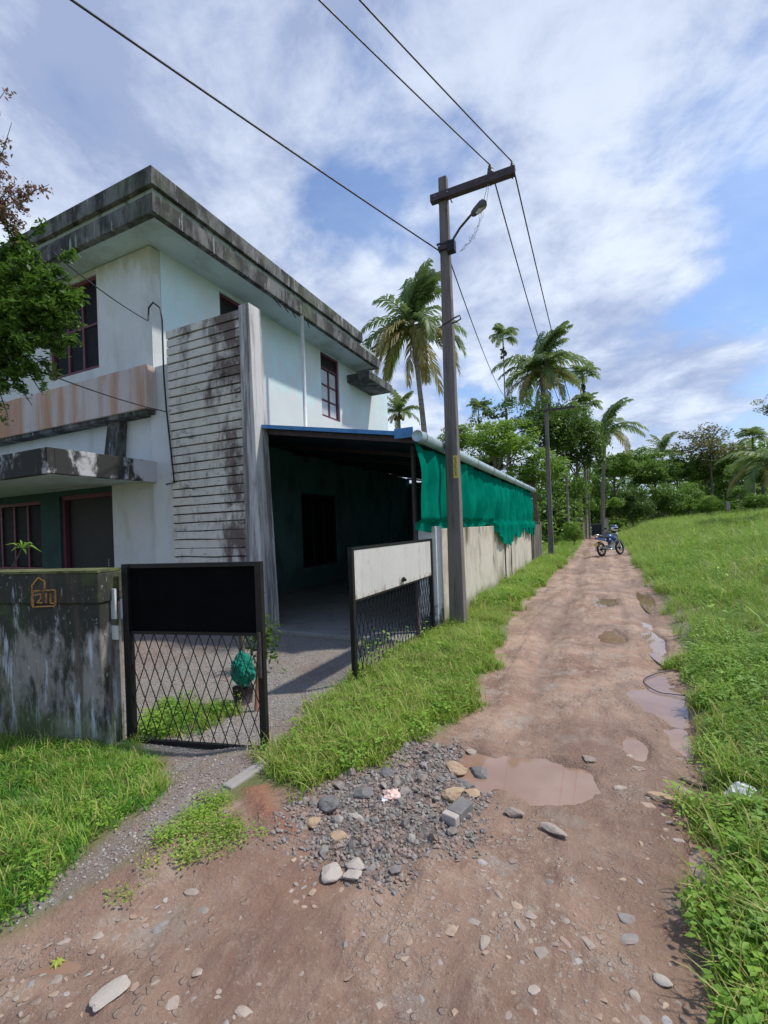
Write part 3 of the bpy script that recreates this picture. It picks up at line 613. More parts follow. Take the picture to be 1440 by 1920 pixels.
b = MB(); b.tube([(-2.055, 11.35, 0), (-2.055, 11.35, 1.3)], .016, 6); b.build('drain_pipe', M['black'], W1); MB().tube([(-2.055, 12.2, 0), (-2.055, 12.2, 1.25)], .012, 6).build('drain_pipe', M['black'], W1)
W2 = thing('plaster_wall', (-5, 1.6, 0), 'low black-moulded plaster wall with an orange painted house mark', 'wall')
p0, p1 = Vector((-3.22, 2.06, 0)), Vector((-9.2, .60, 0)); dv = (p1 - p0).normalized(); nv = Vector((dv.y, -dv.x, 0))
if nv.y > 0: nv = -nv
def slab(mb, s0, s1, n0, n1, z0, z1):
    P_ = [p0 + dv * s0 + nv * n0, p0 + dv * s1 + nv * n0, p0 + dv * s1 + nv * n1, p0 + dv * s0 + nv * n1]
    mb.hexa([(q.x, q.y, z0) for q in P_] + [(q.x, q.y, z1) for q in P_]); return mb
slab(MB(), 0, 6.1, -.2, 0, -.2, 1.08).build('wall_body', M['wallA'], W2, bevel=.01)
slab(MB(), -.012, 6.1, -.21, .018, 1.08, 1.30).build('coping_band', M['wallA'], W2, bevel=.012)
M['moss'] = weather('moss on coping', (.14, .15, .06), [((.04, .05, .02), (3, 3, 3), 3, .45, .6, .8, None)])
slab(MB(), -.012, 6.1, -.213, .021, 1.30, 1.318).build('moss_cap', M['moss'], W2)
def onwall(s, z, off=.024): q = p0 + dv * s + nv * off; return Vector((q.x, q.y, z))
def wallpt(px, py):      # point of the wall's outer face seen at that place of the photo
    r = ray(px, py); n_ = nv; q0 = p0 + nv * .022; tt = (q0.x * n_.x + q0.y * n_.y) / (r[0] * n_.x + r[1] * n_.y); return Vector((r[0] * tt, r[1] * tt, EYE + r[2] * tt))
mk = MB()
for pl in [[(60, 1135), (60, 1098), (72, 1083), (84, 1090), (84, 1104)], [(63, 1108), (104, 1106), (104, 1136), (62, 1138), (62, 1110)],
           [(69, 1115), (77, 1114), (77, 1122), (70, 1130), (79, 1130)], [(87, 1112), (87, 1131)], [(95, 1112), (95, 1131), (101, 1131)]]:
    for a, c2 in zip(pl[:-1], pl[1:]): mk.bar(wallpt(*a), wallpt(*c2), .006, .009, up=(0, 0, 1))
mk.build('painted_mark', M['orange'], W2, label='orange painted number in a house-shaped outline')

# ------------------------------------------------------------------ gates
def gate(label, a, c2, z0, z1, zs, sheetmat, thick=.035, name='gate'):
    a, c2 = Vector(a), Vector(c2); L = (c2 - a).length; d = (c2 - a) / L; nrm = Vector((d.y, -d.x, 0))
    g = thing(name, (a.x, a.y, 0), label, 'gate')
    P_ = lambda u, zz, o=0: a + d * u + Vector((0, 0, zz)) + nrm * o
    MB().bar(P_(0, z0 - .02), P_(0, z1), .05, .05, up=nrm).build('hinge_stile', M['black'], g); MB().bar(P_(L, z0 - .02), P_(L, z1), .045, .045, up=nrm).build('free_stile', M['black'], g)
    for zz in (z0, z1 - .015): MB().bar(P_(.025, zz), P_(L - .025, zz), .03, .03).build('rail', M['black'], g)
    MB().bar(P_(.025, zs), P_(L - .025, zs), .022, .022).build('rail', M['black'], g)
    s_ = MB(); q = [P_(.024, zs + .011), P_(L - .024, zs + .011)]
    s_.hexa([q[0] - nrm * .012, q[1] - nrm * .012, q[1] - nrm * .008, q[0] - nrm * .008] + [p + Vector((0, 0, z1 - .03 - zs - .011)) for p in (q[0] - nrm * .012, q[1] - nrm * .012, q[1] - nrm * .008, q[0] - nrm * .008)])
    s_.build('sheet_panel', sheetmat, g)
    hh = zs - z0; run = hh * .37; st = .092
    for sgn, o in ((1, .004), (-1, -.004)):
        u = -run + .03
        while u < L:
            ua, ub, za, zb = u, u + run, z0 + .015, zs - .01
            if ua < .02: za += (.02 - ua) / run * (zb - za); ua = .02
            if ub > L - .02: zb -= (ub - L + .02) / run * (hh - .025); ub = L - .02
            if ub - ua > .03:
                if sgn < 0: A_, B_ = P_(L - ua, za, o), P_(L - ub, zb, o)
                else: A_, B_ = P_(ua, za, o), P_(ub, zb, o)
                MB().bar(A_, B_, .004, .0065, up=nrm).build('lattice_bar', M['black'], g)
            u += st
    return g, P_, L
gA, PA, LA = gate('narrow gate leaf with sheet coloured black for shade above diamond lattice, next to the mouldy wall', (-3.17, 2.24, 0), (-2.13, 2.48, 0), .04, 1.345, .84, M['shadesheet'], name='iron_gate')
MB().bar(PA(LA, .55, .03), PA(LA, .86, .03), .02, .02, up=(1, 0, 0)).build('bolt', M['steel'], gA)
gB, PB, LB = gate('wide gate leaf with off-white sheet above black lattice, hinged at the white pier', (-2.13, 6.05, 0), (-2.14, 3.80, 0), .05, 1.37, .85, M['greysheet'], name='iron_gate')
b = MB(); b.box((-2.105, 4.95, .90), (-2.09, 5.05, .925)); b.ball((-2.095, 4.98, .93), .025, 8, 5); b.build('latch', M['black'], gB)
MB().box((-3.27, 2.16, .95), (-3.20, 2.175, 1.17)).box((-3.245, 2.16, .80), (-3.19, 2.175, .90)).build('hinge_plate', M['pvcw'], gA)

# ------------------------------------------------------------------ utility poles and wires
def upole(name, base, ht, w0, w1, label):
    T_ = thing(name, base, label, 'utility pole'); x_, y_, z_ = base; b = MB()
    b.hexa([(x_ - w0, y_ - w0 * .8, z_ - .3), (x_ + w0, y_ - w0 * .8, z_ - .3), (x_ + w0, y_ + w0 * .8, z_ - .3), (x_ - w0, y_ + w0 * .8, z_ - .3), (x_ - w1, y_ - w1 * .8, z_ + ht), (x_ + w1, y_ - w1 * .8, z_ + ht), (x_ + w1, y_ + w1 * .8, z_ + ht), (x_ - w1, y_ + w1 * .8, z_ + ht)])
    b.build('shaft', M['pole'], T_, bevel=.018); return T_
bx_, by_ = -1.86, 6.40
U1 = upole('utility_pole', (bx_, by_, 0), 6.58, .115, .062, 'tall square concrete utility pole with crossarm and street lamp before the boundary wall')
MB().box((-2.03, by_ - .115, 6.22), (-.84, by_ - .065, 6.32)).box((-2.03, by_ - .064, 6.302), (-.84, by_ - .02, 6.32)).box((-2.03, by_ - .064, 6.22), (-.84, by_ - .02, 6.232)).build('crossarm', M['steel'], U1)
MB().tube([(bx_ - .09, by_ - .13, 6.27), (bx_ - .09, by_ + .12, 6.27)], .01, 6).tube([(bx_ + .09, by_ - .13, 6.27), (bx_ + .09, by_ + .12, 6.27)], .01, 6).build('crossarm_bolt', M['alu'], U1)
def insulator(xx, z_, par, s=1.0, name='insulator'):
    b = MB()
    for q, (r0, h0) in enumerate([(.035, 0), (.045, .03), (.032, .045), (.04, .07), (.028, .085), (.022, .12)]): pass
    prof = [(.02, -.02), (.042, 0), (.046, .03), (.03, .035), (.04, .06), (.038, .08), (.022, .09), (.03, .11), (.012, .13)]
    n = 12; vs = [(xx + r * s * math.cos(2 * math.pi * j / n), by_ - .06 + r * s * math.sin(2 * math.pi * j / n), z_ + h * s) for r, h in prof for j in range(n)]
    b.add(vs, [(i * n + j, i * n + (j + 1) % n, (i + 1) * n + (j + 1) % n, (i + 1) * n + j) for i in range(len(prof) - 1) for j in range(n)] + [tuple(reversed(range(n))), tuple(range((len(prof) - 1) * n, len(prof) * n))])
    b.tube([(xx, by_ - .06, z_ - .16), (xx, by_ - .06, z_ - .01)], .009, 6); return b.build(name, M['lampshell'], par, smooth=True)
insulator(-1.17, 6.345, U1); insulator(-.88, 6.34, U1, .55)
# street lamp: arm + head
A0, A1, A2 = D(850, 448, 6.45), D(862, 428, 6.38), D(884, 402, 6.2)
MB().tube([A0, A1, A2, D(890, 396, 6.18)], .017, 8).build('lamp_arm', M['steel'], U1, smooth=True)
h0, h1 = D(884, 404, 6.2), D(911, 377, 6.05); dd = (h1 - h0); b = MB()
prof = [(.0, .02), (.06, .035), (.15, .045), (.4, .055), (.75, .062), (.92, .052), (1.0, .02)]
b.tube([h0 + dd * q for q, _ in prof], [r for _, r in prof], 12); lh = b.build('lamp_head', M['lampshell'], U1, smooth=True)
zz = Vector((0, 0, -.035)); b = MB(); b.tube([h0 + dd * .35 + zz, h0 + dd * .6 + zz, h0 + dd * .88 + zz], [.03, .04, .03], 10); b.build('lamp_glass', M['frost'], lh, smooth=True)
MB().box((bx_ - .085, by_ - .10, 5.50), (bx_ + .095, by_ + .09, 5.56)).build('clamp', M['steel'], U1); MB().box((bx_ + .06, by_ - .14, 5.42), (bx_ + .17, by_ - .04, 5.58)).build('junction_box', M['black'], U1, bevel=.006)
MB().box((bx_ - .10, by_ - .105, 5.575), (bx_ + .10, by_ - .085, 5.60)).build('clamp', M['steel'], U1)
pts = [D(829, 610, 6.4), D(840, 604, 6.3), D(850, 597, 6.25), D(862, 591, 6.25), D(864, 598, 6.25), D(856, 603, 6.3), D(848, 606, 6.4)]
MB().tube(pts, .012, 6).build('stay_bracket', M['steel'], U1, smooth=True)
yp = MB(); yc = D(854, 875, 6.45); yp.box((yc.x - .034, by_ - .112, yc.z - .16), (yc.x + .034, by_ - .104, yc.z + .16)); yo = yp.build('number_plate', M['yellow'], U1, label='yellow vertical number plate')
b = MB(); rr = random.Random(3)
for q in range(9):
    zq = yc.z + .125 - q * .03; b.box((yc.x - .016, by_ - .1145, zq), (yc.x + .012 * rr.choice([.4, 1, 1]), by_ - .1122, zq + .008)); b.box((yc.x - .016 + .012 * (q % 3), by_ - .1145, zq - .012), (yc.x - .010 + .012 * (q % 3), by_ - .1122, zq))
b.build('plate_mark', M['dark'], yo)
U2 = upole('utility_pole', (-1.72, 19.6, 0), 6.35, .11, .065, 'slim grey utility pole rising beyond the far end of the boundary wall')
MB().box((-1.8, 19.5, 6.02), (-.62, 19.56, 6.10)).build('crossarm', M['steel'], U2)
def wire(pa, pb, sag, r, label, n=24, parent=None, name='overhead_wire'):
    pa, pb = Vector(pa), Vector(pb); b = MB(); b.tube([pa.lerp(pb, i / n) - Vector((0, 0, sag * 4 * (i / n) * (1 - i / n))) for i in range(n + 1)], r, 5)
    o = b.build(name, M['wire'], smooth=True); return tag(o, label, 'wire')
def thru(pa, px, py, d, ext):      # from a fixing point through a second surveyed point, prolonged
    pa = Vector(pa); q = D(px, py, d); return pa + (q - pa) * ext
i1, i2 = Vector((-1.17, by_ - .06, 6.47)), Vector((-.88, by_ - .06, 6.41))
wire(i1, thru(i1, 610, 0, 4.05, 2.6), .06, .0085, 'left one of the two power wires running from the crossarm up over the camera')
wire(i2, thru(i2, 685, 0, 4.0, 2.6), .06, .0085, 'right one of the two power wires running from the crossarm up over the camera')
wire(i1, (-1.15, 19.53, 6.12), .22, .010, 'left one of the two power wires from crossarm to far pole')
wire(i2, (-.75, 19.53, 6.12), .22, .010, 'right one of the two power wires from crossarm to far pole')
tp = Vector((bx_ - .06, by_, 5.52)); wire(tp, thru(tp, 152, 0, 3.35, 1.9), .05, .010, 'lone thick cable from the pole clamp to the top left of the sky')
wire((bx_ + .05, by_, 5.40), D(945, 742, 21), .25, .009, 'thin service cable dropping from the pole clamp to the trees')
# kinked jumper leads near the lamp
rr = random.Random(5); b = MB()
for k in range(3):
    pts = [D(862, 472, 6.3)]
    for q in range(16): pts.append(D(868 + q * 2.6 + rr.uniform(-4, 4), 468 - q * 3.2 - (q > 9) * (q - 9) * 5 + rr.uniform(-7, 7) * (4 < q < 11), 6.25))
    pts.append(i1 - Vector((0, 0, .12))); b.tube(pts, .0028, 4)
tag(b.build('jumper_wire', M['alu'], smooth=True), 'tangled thin jumper leads hanging between lamp bracket and insulator', 'wire')
wire(D(95, 470, 5.2), PY(278, 602, 5.36), .05, .009, 'dark cable from the tree foliage to the hooked conduit on the house')
wire(D(60, 690, 5.0), PY(312, 772, 5.36), .04, .009, 'dark cable crossing the rust-stained band of the house')

# ------------------------------------------------------------------ vegetation builders
def np_mesh(name, V, Fq, mat, smooth=False, mi=None):
    me = bpy.data.meshes.new(name); V = np.asarray(V, np.float32); Fq = np.asarray(Fq, np.int32); k = Fq.shape[1]
    me.vertices.add(len(V)); me.vertices.foreach_set('co', V.ravel()); me.loops.add(Fq.size); me.loops.foreach_set('vertex_index', Fq.ravel())
    me.polygons.add(len(Fq)); me.polygons.foreach_set('loop_start', np.arange(0, Fq.size, k, dtype=np.int32)); me.polygons.foreach_set('loop_total', np.full(len(Fq), k, np.int32))
    if smooth: me.polygons.foreach_set('use_smooth', np.ones(len(Fq), bool))
    for mm in (mat if isinstance(mat, (list, tuple)) else [mat]): me.materials.append(mm)
    if mi is not None: me.polygons.foreach_set('material_index', np.asarray(mi, np.int32))
    me.update(); return me
def leaves(P, size, rg, updir=.5, aspect=.45, droop=.0):
    n = len(P); nrm = rg.normal(size=(n, 3)); nrm[:, 2] = np.abs(nrm[:, 2]) + updir; nrm /= np.linalg.norm(nrm, axis=1)[:, None]
    a = rg.normal(size=(n, 3)); a[:, 2] -= droop; a -= nrm * (a * nrm).sum(1)[:, None]; a /= np.linalg.norm(a, axis=1)[:, None]; b = np.cross(nrm, a)
    s = size * rg.uniform(.6, 1.3, (n, 1)); k = nrm * s * .12
    V = np.stack([P - a * s, P + b * s * aspect + k, P + a * s, P - b * s * aspect + k], 1).reshape(-1, 3)
    return V, np.arange(n * 4).reshape(-1, 4)
def crown_mesh(seed, nclu, nleaf, size, mat, shape=(1, 1, .8), fill=.55, spread=.2, droop=0, flat_=.7):
    rg = np.random.default_rng(seed); C_ = rg.normal(size=(nclu, 3)); C_ /= np.linalg.norm(C_, axis=1)[:, None]; C_ *= rg.uniform(fill, 1, (nclu, 1)) * rg.uniform(.75, 1.08, (nclu, 1)); C_[:, 2] = np.where(C_[:, 2] < -.5, C_[:, 2] * .5, C_[:, 2])
    per = rg.uniform(.5, 1.5, nclu); idx = rg.choice(nclu, nclu * nleaf, p=per / per.sum()); sp = spread * rg.uniform(.6, 1.3, nclu)
    off = rg.normal(size=(len(idx), 3)); off /= (np.linalg.norm(off, axis=1)[:, None] + 1e-6); off *= rg.uniform(.3, 1, (len(idx), 1)) ** .6; off[:, 2] *= flat_
    P = (C_[idx] + off * sp[idx][:, None] * 1.3) * np.array(shape)
    V, Fq = leaves(P, size, rg, .6, .45, droop); return np_mesh('crown', V, Fq, mat), C_ * np.array(shape)
CR = {}
for nm, args in {
    'dense': (1, 70, 110, .055, M['leafD']), 'dense2': (2, 60, 120, .050, M['leafM']), 'light': (3, 75, 110, .045, M['leafL']), 'mid': (5, 55, 110, .052, M['leafM']),
    'olive': (4, 60, 70, .045, M['leafO']), 'airy': (6, 45, 55, .045, M['leafD']), 'deep': (8, 60, 120, .055, M['leafD'])}.items():
    CR[nm] = crown_mesh(*args, fill=.35 if nm != 'airy' else .5, spread=.22 if nm != 'airy' else .15)
CR['vine'] = crown_mesh(9, 90, 90, .05, M['leafD'], (1, 1, 1), .4, .17, 1.5, 1.6)
def tree(name, px, pytop, d, rw, kind, label, cat='tree', group=None, rzf=.8, trunk_r=.14, low=.15, base=None):
    top = D(px, pytop, d); x_, y_ = top.x, top.y; z0 = hz(x_, y_) if base is None else base; Ht = top.z - z0
    rzz = max(.5, min(Ht * (1 - low) / 2, rw * rzf)); cz = top.z - z0 - rzz * .9
    if low < .1: rzz = Ht * .56; cz = Ht * .48
    T_ = thing(name, (x_, y_, z0), label, cat, group); me, cl = CR[kind]; rot = random.uniform(0, 6.28)
    link_mesh('crown', me, T_, (0, 0, cz), (0, 0, rot), (rw, rw, rzz))
    if low < .5 or trunk_r > .05:
        b = MB(); k = random.Random(int(px * 7 + d)); lean = k.uniform(-.04, .04) * Ht; b.tube([(0, 0, -.3), (lean * .3, 0, cz * .35), (lean, lean * .4, cz * .75), (lean * 1.1, 0, cz + rzz * .3)], [trunk_r * 1.25, trunk_r, trunk_r * .75, trunk_r * .25], 9)
        for q in range(7):
            c3 = cl[k.randrange(len(cl))]; e = Vector((c3[0] * math.cos(rot) - c3[1] * math.sin(rot), c3[0] * math.sin(rot) + c3[1] * math.cos(rot), c3[2])); e = Vector((e.x * rw, e.y * rw, e.z * rzz + cz)) * .93
            s0 = Vector((lean * .9, lean * .3, cz * k.uniform(.55, .9))); mid = s0.lerp(e, .5) + Vector((0, 0, .08 * rw)); b.tube([s0, mid, e], [trunk_r * .45, trunk_r * .28, trunk_r * .08], 6)
        b.build('trunk', M['trunk'], None, smooth=True, origin=(0, 0, 0)).parent = T_
    return T_
# palm fronds
def frond_mesh(seed, a0, a1, n=36, ll=.26, mat=None, side=.8, dead=0, wid=.019):
    rg = random.Random(seed); pts = []; p = Vector((0, 0, 0)); st = 1 / n
    for i in range(n + 1):
        t_ = i / n; a = R(a0 + (a1 - a0) * t_ ** 1.25); pts.append((p.copy(), a)); p = p + Vector((math.cos(a), 0, math.sin(a))) * st
    V, Fq = [], []
    for i in range(n):
        (p, a), (q, a2) = pts[i], pts[i + 1]; r = .011 * (1 - i / n) + .002; b = len(V)
        V += [(p.x, -r, p.z), (p.x, r, p.z), (q.x, r * .95, q.z), (q.x, -r * .95, q.z)]; Fq.append((b, b + 1, b + 2, b + 3))
        b = len(V); V += [(p.x, 0, p.z - r), (p.x, 0, p.z + r), (q.x, 0, q.z + r), (q.x, 0, q.z - r)]; Fq.append((b, b + 1, b + 2, b + 3))
    for i in range(4, n + 1):
        t_ = i / n; p, a = pts[i]; L = ll * (math.sin(math.pi * (.10 + .82 * t_)) ** .7) * rg.uniform(.85, 1.1)
        fw = Vector((math.cos(a), 0, math.sin(a))); up = Vector((-math.sin(a), 0, math.cos(a)))
        for sg in (-1, 1):
            if rg.random() < .04 + dead * .2: continue
            d0 = (Vector((0, sg, 0)) * side + fw * (.45 + .5 * t_) + up * rg.uniform(.0, .25)).normalized(); d1 = (d0 + Vector((0, 0, -1)) * rg.uniform(.7, 1.3)).normalized()
            w_ = wid * rg.uniform(.8, 1.1); s1 = p + d0 * L * .5; s2 = s1 + d1 * L * .55; wv = fw * w_
            b = len(V); V += [tuple(p - wv * .6), tuple(p + wv * .6), tuple(s1 + wv), tuple(s1 - wv), tuple(s2 + wv * .15), tuple(s2 - wv * .15)]
            Fq += [(b, b + 1, b + 2, b + 3), (b + 3, b + 2, b + 4, b + 5)]
    return np_mesh('frond', V, Fq, mat)
FR = {'tall': [frond_mesh(30 + s, 90, 52 - 18 * s, mat=M['frond'], side=.6) for s in range(2)], 'up': [frond_mesh(s, 82, 20 - 12 * s, mat=M['frond']) for s in range(2)], 'mid': [frond_mesh(4 + s, 40 - 8 * s, -48, mat=M['frond']) for s in range(3)],
      'low': [frond_mesh(8 + s, 5 - 14 * s, -84, mat=M['frondy'] if s == 1 else M['frond'], side=.55) for s in range(2)], 'dead': [frond_mesh(12, -25, -88, mat=M['frondy'], side=.35, dead=1)],
      'areca': [frond_mesh(20 + s, 80 - 28 * s, 0 - 32 * s, n=16, ll=.42, mat=M['frond'], wid=.045) for s in range(3)]}
def palm(px, py, d, L, plan, label, tr=.16, lean=(0, 0), arec=False, name='coconut_palm', wind=None):
    c3 = D(px, py, d); x_, y_ = c3.x + lean[0], c3.y + lean[1]; z0 = hz(x_, y_); T_ = thing(name, (x_, y_, z0), label, 'palm tree')
    top = Vector((-lean[0], -lean[1], c3.z - z0)); pts = []; rad = []
    for q in range(13):
        t_ = q / 12; pts.append(Vector((top.x * t_ ** 1.7, top.y * t_ ** 1.7, -.3 + (top.z + .3) * t_))); rad.append(tr * (1.35 - .65 * t_ if q else 1.7))
    b = MB(); b.tube(pts, rad, 10); b.build('trunk', M['palmtrunk'], None, smooth=True, origin=(0, 0, 0)).parent = T_
    rg = random.Random(int(px + py)); k = 0
    for kind, n, l in plan:
        for q in range(n):
            az = k * 2.399 + rg.uniform(-.3, .3); k += 1
            if wind is not None and kind in ('up', 'tall'): az = wind + rg.uniform(-1.1, 1.1)
            me = FR[kind][q % len(FR[kind])]; link_mesh('frond', me, T_, top + Vector((0, 0, rg.uniform(-.12, .12))), (rg.uniform(-.15, .15), rg.uniform(-.12, .12), az), (L * l * rg.uniform(.9, 1.08),) * 3)
    if arec:
        MB().tube([top + Vector((0, 0, -.9)), top + Vector((0, 0, .1))], [tr * .95, tr * .75], 8).build('crown_shaft', M['leafM'], None, smooth=True, origin=(0, 0, 0)).parent = T_
        b = MB(); 
        for q in range(34): b.ball(top + Vector((rg.uniform(-.2, .2), rg.uniform(-.2, .2), -.75 - rg.uniform(0, .75))), .075, 5, 4)
        b.build('nut_cluster', M['leafD'], None, origin=(0, 0, 0)).parent = T_
    else:
        b = MB()
        for q in range(9): a = q * .7; b.ball(top + Vector((math.cos(a) * .3, math.sin(a) * .3, -.28 - .14 * (q % 2))), (.12, .12, .15), 7, 5)
        b.build('coconut_bunch', M['leafO'], None, smooth=True, origin=(0, 0, 0)).parent = T_
    return T_
full = [('tall', 6, .8), ('up', 8, .95), ('mid', 13, 1.0), ('low', 11, 1.0), ('dead', 4, .9)]
palm(772, 612, 27, 3.6, [('tall', 15, 1.0), ('up', 10, .9), ('mid', 6, 1.0), ('low', 15, 1.15), ('dead', 9, 1.2)], 'tall coconut palm with windblown crown standing behind the lean-to, left of the near utility pole', .17, (.75, .3), wind=.9)
palm(1014, 694, 37, 4.0, full, 'coconut palm with drooping fronds rising behind the far utility pole', .17, (.3, 0), wind=.2)
palm(1136, 806, 46, 3.9, [('up', 6, 1), ('mid', 9, 1.0), ('low', 6, .95)], 'coconut palm with right-arching fronds above the motorcycle', .17, (-.6, 0), wind=.2)
palm(1242, 850, 66, 3.4, [('up', 6, 1), ('mid', 8, 1.0), ('low', 3, .9)], 'small distant coconut palm on the skyline left of the big olive tree', .17)
palm(748, 775, 34, 2.1, [('up', 7, 1), ('mid', 7, 1.0), ('low', 5, .9)], 'short palm just peeping over the lean-to roof beside the house end', .13)
palm(1452, 862, 24, 3.0, [('mid', 8, 1.0), ('low', 8, 1)], 'yellowish palm cut off by the right edge of the photo', .14)
ar = [('areca', 17, 1.0)]
palm(943, 634, 33, 1.15, ar, 'slender areca palm standing alone against the sky between the two utility poles', .055, (0, 0), True, 'areca_palm')
palm(1092, 706, 40, 1.5, ar, 'areca palm right of the far utility pole, its crown highest of the three there', .06, (0, 0), True, 'areca_palm')
palm(1098, 762, 39, 1.5, ar, 'areca palm with its crown just below the highest one', .06, (0, 0), True, 'areca_palm')
palm(1078, 778, 38, 1.3, ar, 'areca palm with the lowest crown beside the far pole crossarm', .06, (0, 0), True, 'areca_palm')
palm(897, 768, 36, 1.1, ar, 'small areca palm top just left of the dark airy tree', .05, (0, 0), True, 'areca_palm')
palm(1411, 822, 40, 1.3, ar, 'thin areca palm with pale stem near the right edge', .09, (0, 0), True, 'areca_palm')
TR = [  # px, ytop, depth, radius, kind, label, rzf, low
    (935, 778, 23.5, 1.9, 'light', 'bright feathery green tree overhanging the shed pipe'),
    (1005, 835, 23.0, 1.7, 'light', 'bright feathery bush tree crowding the far utility pole'),
    (860, 790, 29, 1.6, 'light', 'light green tree between the near utility pole and the bright feathery one'),
    (960, 728, 31, 2.6, 'airy', 'dark airy tree with sky showing through left of the coconut palm'),
    (1030, 748, 33, 2.5, 'vine', 'dark vine-hung tree right behind the far utility pole'),
    (1085, 775, 35, 2.7, 'vine', 'tall vine-draped tree below the areca crowns'),
    (1150, 835, 50, 3.0, 'mid', 'dark bushy tree below the right-arching coconut palm'),
    (1190, 832, 56, 3.6, 'dense2', 'mid green round tree right of the right-arching palm'),
    (1225, 852, 50, 2.8, 'mid', 'mid green low tree below the distant palm'),
    (1272, 842, 52, 3.0, 'mid', 'mid green tree touching the left side of the big olive tree'),
    (1332, 790, 50, 3.8, 'olive', 'big airy olive tree with reddish tips on the right skyline'),
    (1322, 845, 53, 3.0, 'dense2', 'dark tree under the big olive one'),
    (1382, 832, 50, 2.8, 'dense2', 'dark loose tree between the olive tree and the thin areca palm'),
    (1430, 840, 36, 2.2, 'dense', 'dark tree under the yellowish palm by the right edge'),
    (1468, 722, 27, 1.5, 'olive', 'tall brownish tree cut off by the right edge'),
    (1395, 905, 42, 1.6, 'mid', 'mid green bush right of the slim sapling'),
    (1378, 866, 36, .8, 'light', 'slim pale green sapling at the field edge'),
    (1325, 925, 38, 1.3, 'light', 'low bright bush at the foot of the big olive tree'),
    (1245, 895, 45, 2.0, 'dense2', 'dark bush at the field edge below the distant palm'),
    (1185, 905, 42, 1.7, 'deep', 'dark bush behind the parked motorcycle on its right'),
    (1290, 895, 46, 2.1, 'mid', 'dark bush between the low bright one and the distant palm'),
    (1145, 915, 50, 1.7, 'dense', 'dark shrub overhanging the pale gate post'),
    (1060, 860, 33, 1.8, 'dense2', 'dark creeper-covered bush right of the far utility pole'),
    (1100, 870, 49, 2.4, 'dense2', 'mid green shrub above the pale far wall'),
    (1040, 925, 31, 1.3, 'dense', 'dark round shrub just behind the end of the boundary wall'),
    (1075, 972, 26, .65, 'light', 'leafy low shrub before the pale far wall'),
    (905, 845, 40, 2.6, 'deep', 'dark tree mass glimpsed behind the bright feathery one'),
    (1430, 915, 33, 1.5, 'mid', 'mid green bush at the right edge under the dark tree'),
    (1155, 930, 38, .8, 'light', 'small bright sapling right above the motorcycle helmet'),
]
for k, (px, py, d, rw, kd, lb) in enumerate(TR):
    low = .22 if py < 860 else .02
    if 'sapling' in lb: low = .55
    tree('shrub' if (' bush ' in lb + ' ' and 'tree' not in lb) or 'shrub' in lb else 'broadleaf_tree', px, py, d, rw, kd, lb, 'shrub' if 'bush' in lb and 'tree' not in lb or 'shrub' in lb else 'tree', None, .95 if kd in ('vine',) else .85, .05 if 'sapling' in lb else .13 if py < 900 else .06, low)
# the wood behind: one continuous mass
rg = np.random.default_rng(50); P = []
for k in range(150):
    ax_ = rg.uniform(-50, 75); yy = rg.uniform(66, 95) + abs(ax_) * .1; hh = rg.uniform(6, 11.0); rr_ = rg.uniform(2.5, 4.2)
    q = rg.normal(size=(420, 3)); q /= np.linalg.norm(q, axis=1)[:, None]; q *= rg.uniform(.75, 1.05, (420, 1)); P.append(q * np.array([rr_, rr_, hh / 2]) + np.array([ax_, yy, hh / 2 + .3]))
V, Fq = leaves(np.concatenate(P), .42, rg, .6, .5); o = bpy.data.objects.new('wood', np_mesh('wood', V, Fq, M['leafM'])); COL.objects.link(o); tag(o, 'dark wood closing the view behind the nearer trees', 'wood', None, 'stuff')

P = []; rg = np.random.default_rng(71)
for k in range(130):
    px_, d_ = (rg.uniform(1150, 1620), rg.uniform(47, 62)) if k < 95 else (rg.uniform(1005, 1052), rg.uniform(30, 46))
    c3 = D(px_, 980, d_); zz0 = hz(c3.x, c3.y); hh = rg.uniform(1.5, 4.2); rr_ = rg.uniform(1.0, 2.0)
    q = rg.normal(size=(300, 3)); q /= np.linalg.norm(q, axis=1)[:, None]; q *= rg.uniform(.6, 1.1, (300, 1)); P.append(q * np.array([rr_, rr_, hh * .55]) + np.array([c3.x, c3.y, zz0 + hh * .4]))
V, Fq = leaves(np.concatenate(P), .17, rg, .6, .45); o = bpy.data.objects.new('undergrowth', np_mesh('undergrowth', V, Fq, M['leafM'])); COL.objects.link(o); tag(o, 'tangled undergrowth closing the foot of the trees beyond the meadow', 'undergrowth', None, 'stuff')
# near garden tree at the left edge
GT = thing('garden_tree', (*D(-150, 1100, 5.4).xy, 0), 'small-leaved garden tree reaching over the house front from the left edge', 'tree')
gx0, gy0 = ORG[GT].x, ORG[GT].y; rg = np.random.default_rng(61); rl = random.Random(61)
TW = MB(); TW.tube([(gx0, gy0, -.2), (gx0 + .1, gy0 - .05, 1.6), (gx0 + .05, gy0, 2.6), tuple(D(-60, 620, 5.2))], [.09, .07, .055, .03], 9)
Pm, Pp = [], []
def sprig(a, b_, n, spread, store, r=.012, twigs=8):
    a, b_ = Vector(a), Vector(b_); mid = a.lerp(b_, .5) + Vector((0, 0, .06)); TW.tube([a, mid, b_], [r, r * .7, r * .3], 5)
    for q in range(twigs):
        t_ = rl.uniform(.25, 1); s0 = a.lerp(mid, t_ * 2) if t_ < .5 else mid.lerp(b_, t_ * 2 - 1); e = s0 + Vector((rl.gauss(0, 1), rl.gauss(0, 1), rl.gauss(.1, .9))).normalized() * spread * rl.uniform(.5, 1.2)
        TW.tube([s0, e], [r * .35, r * .12], 4)
        for _ in range(int(n * 2.3) // twigs): f = rl.uniform(.15, 1.05); p = s0.lerp(e, f); store.append((p.x + rl.gauss(0, .028), p.y + rl.gauss(0, .028), p.z + rl.gauss(0, .028)))
root = D(-60, 620, 5.2)
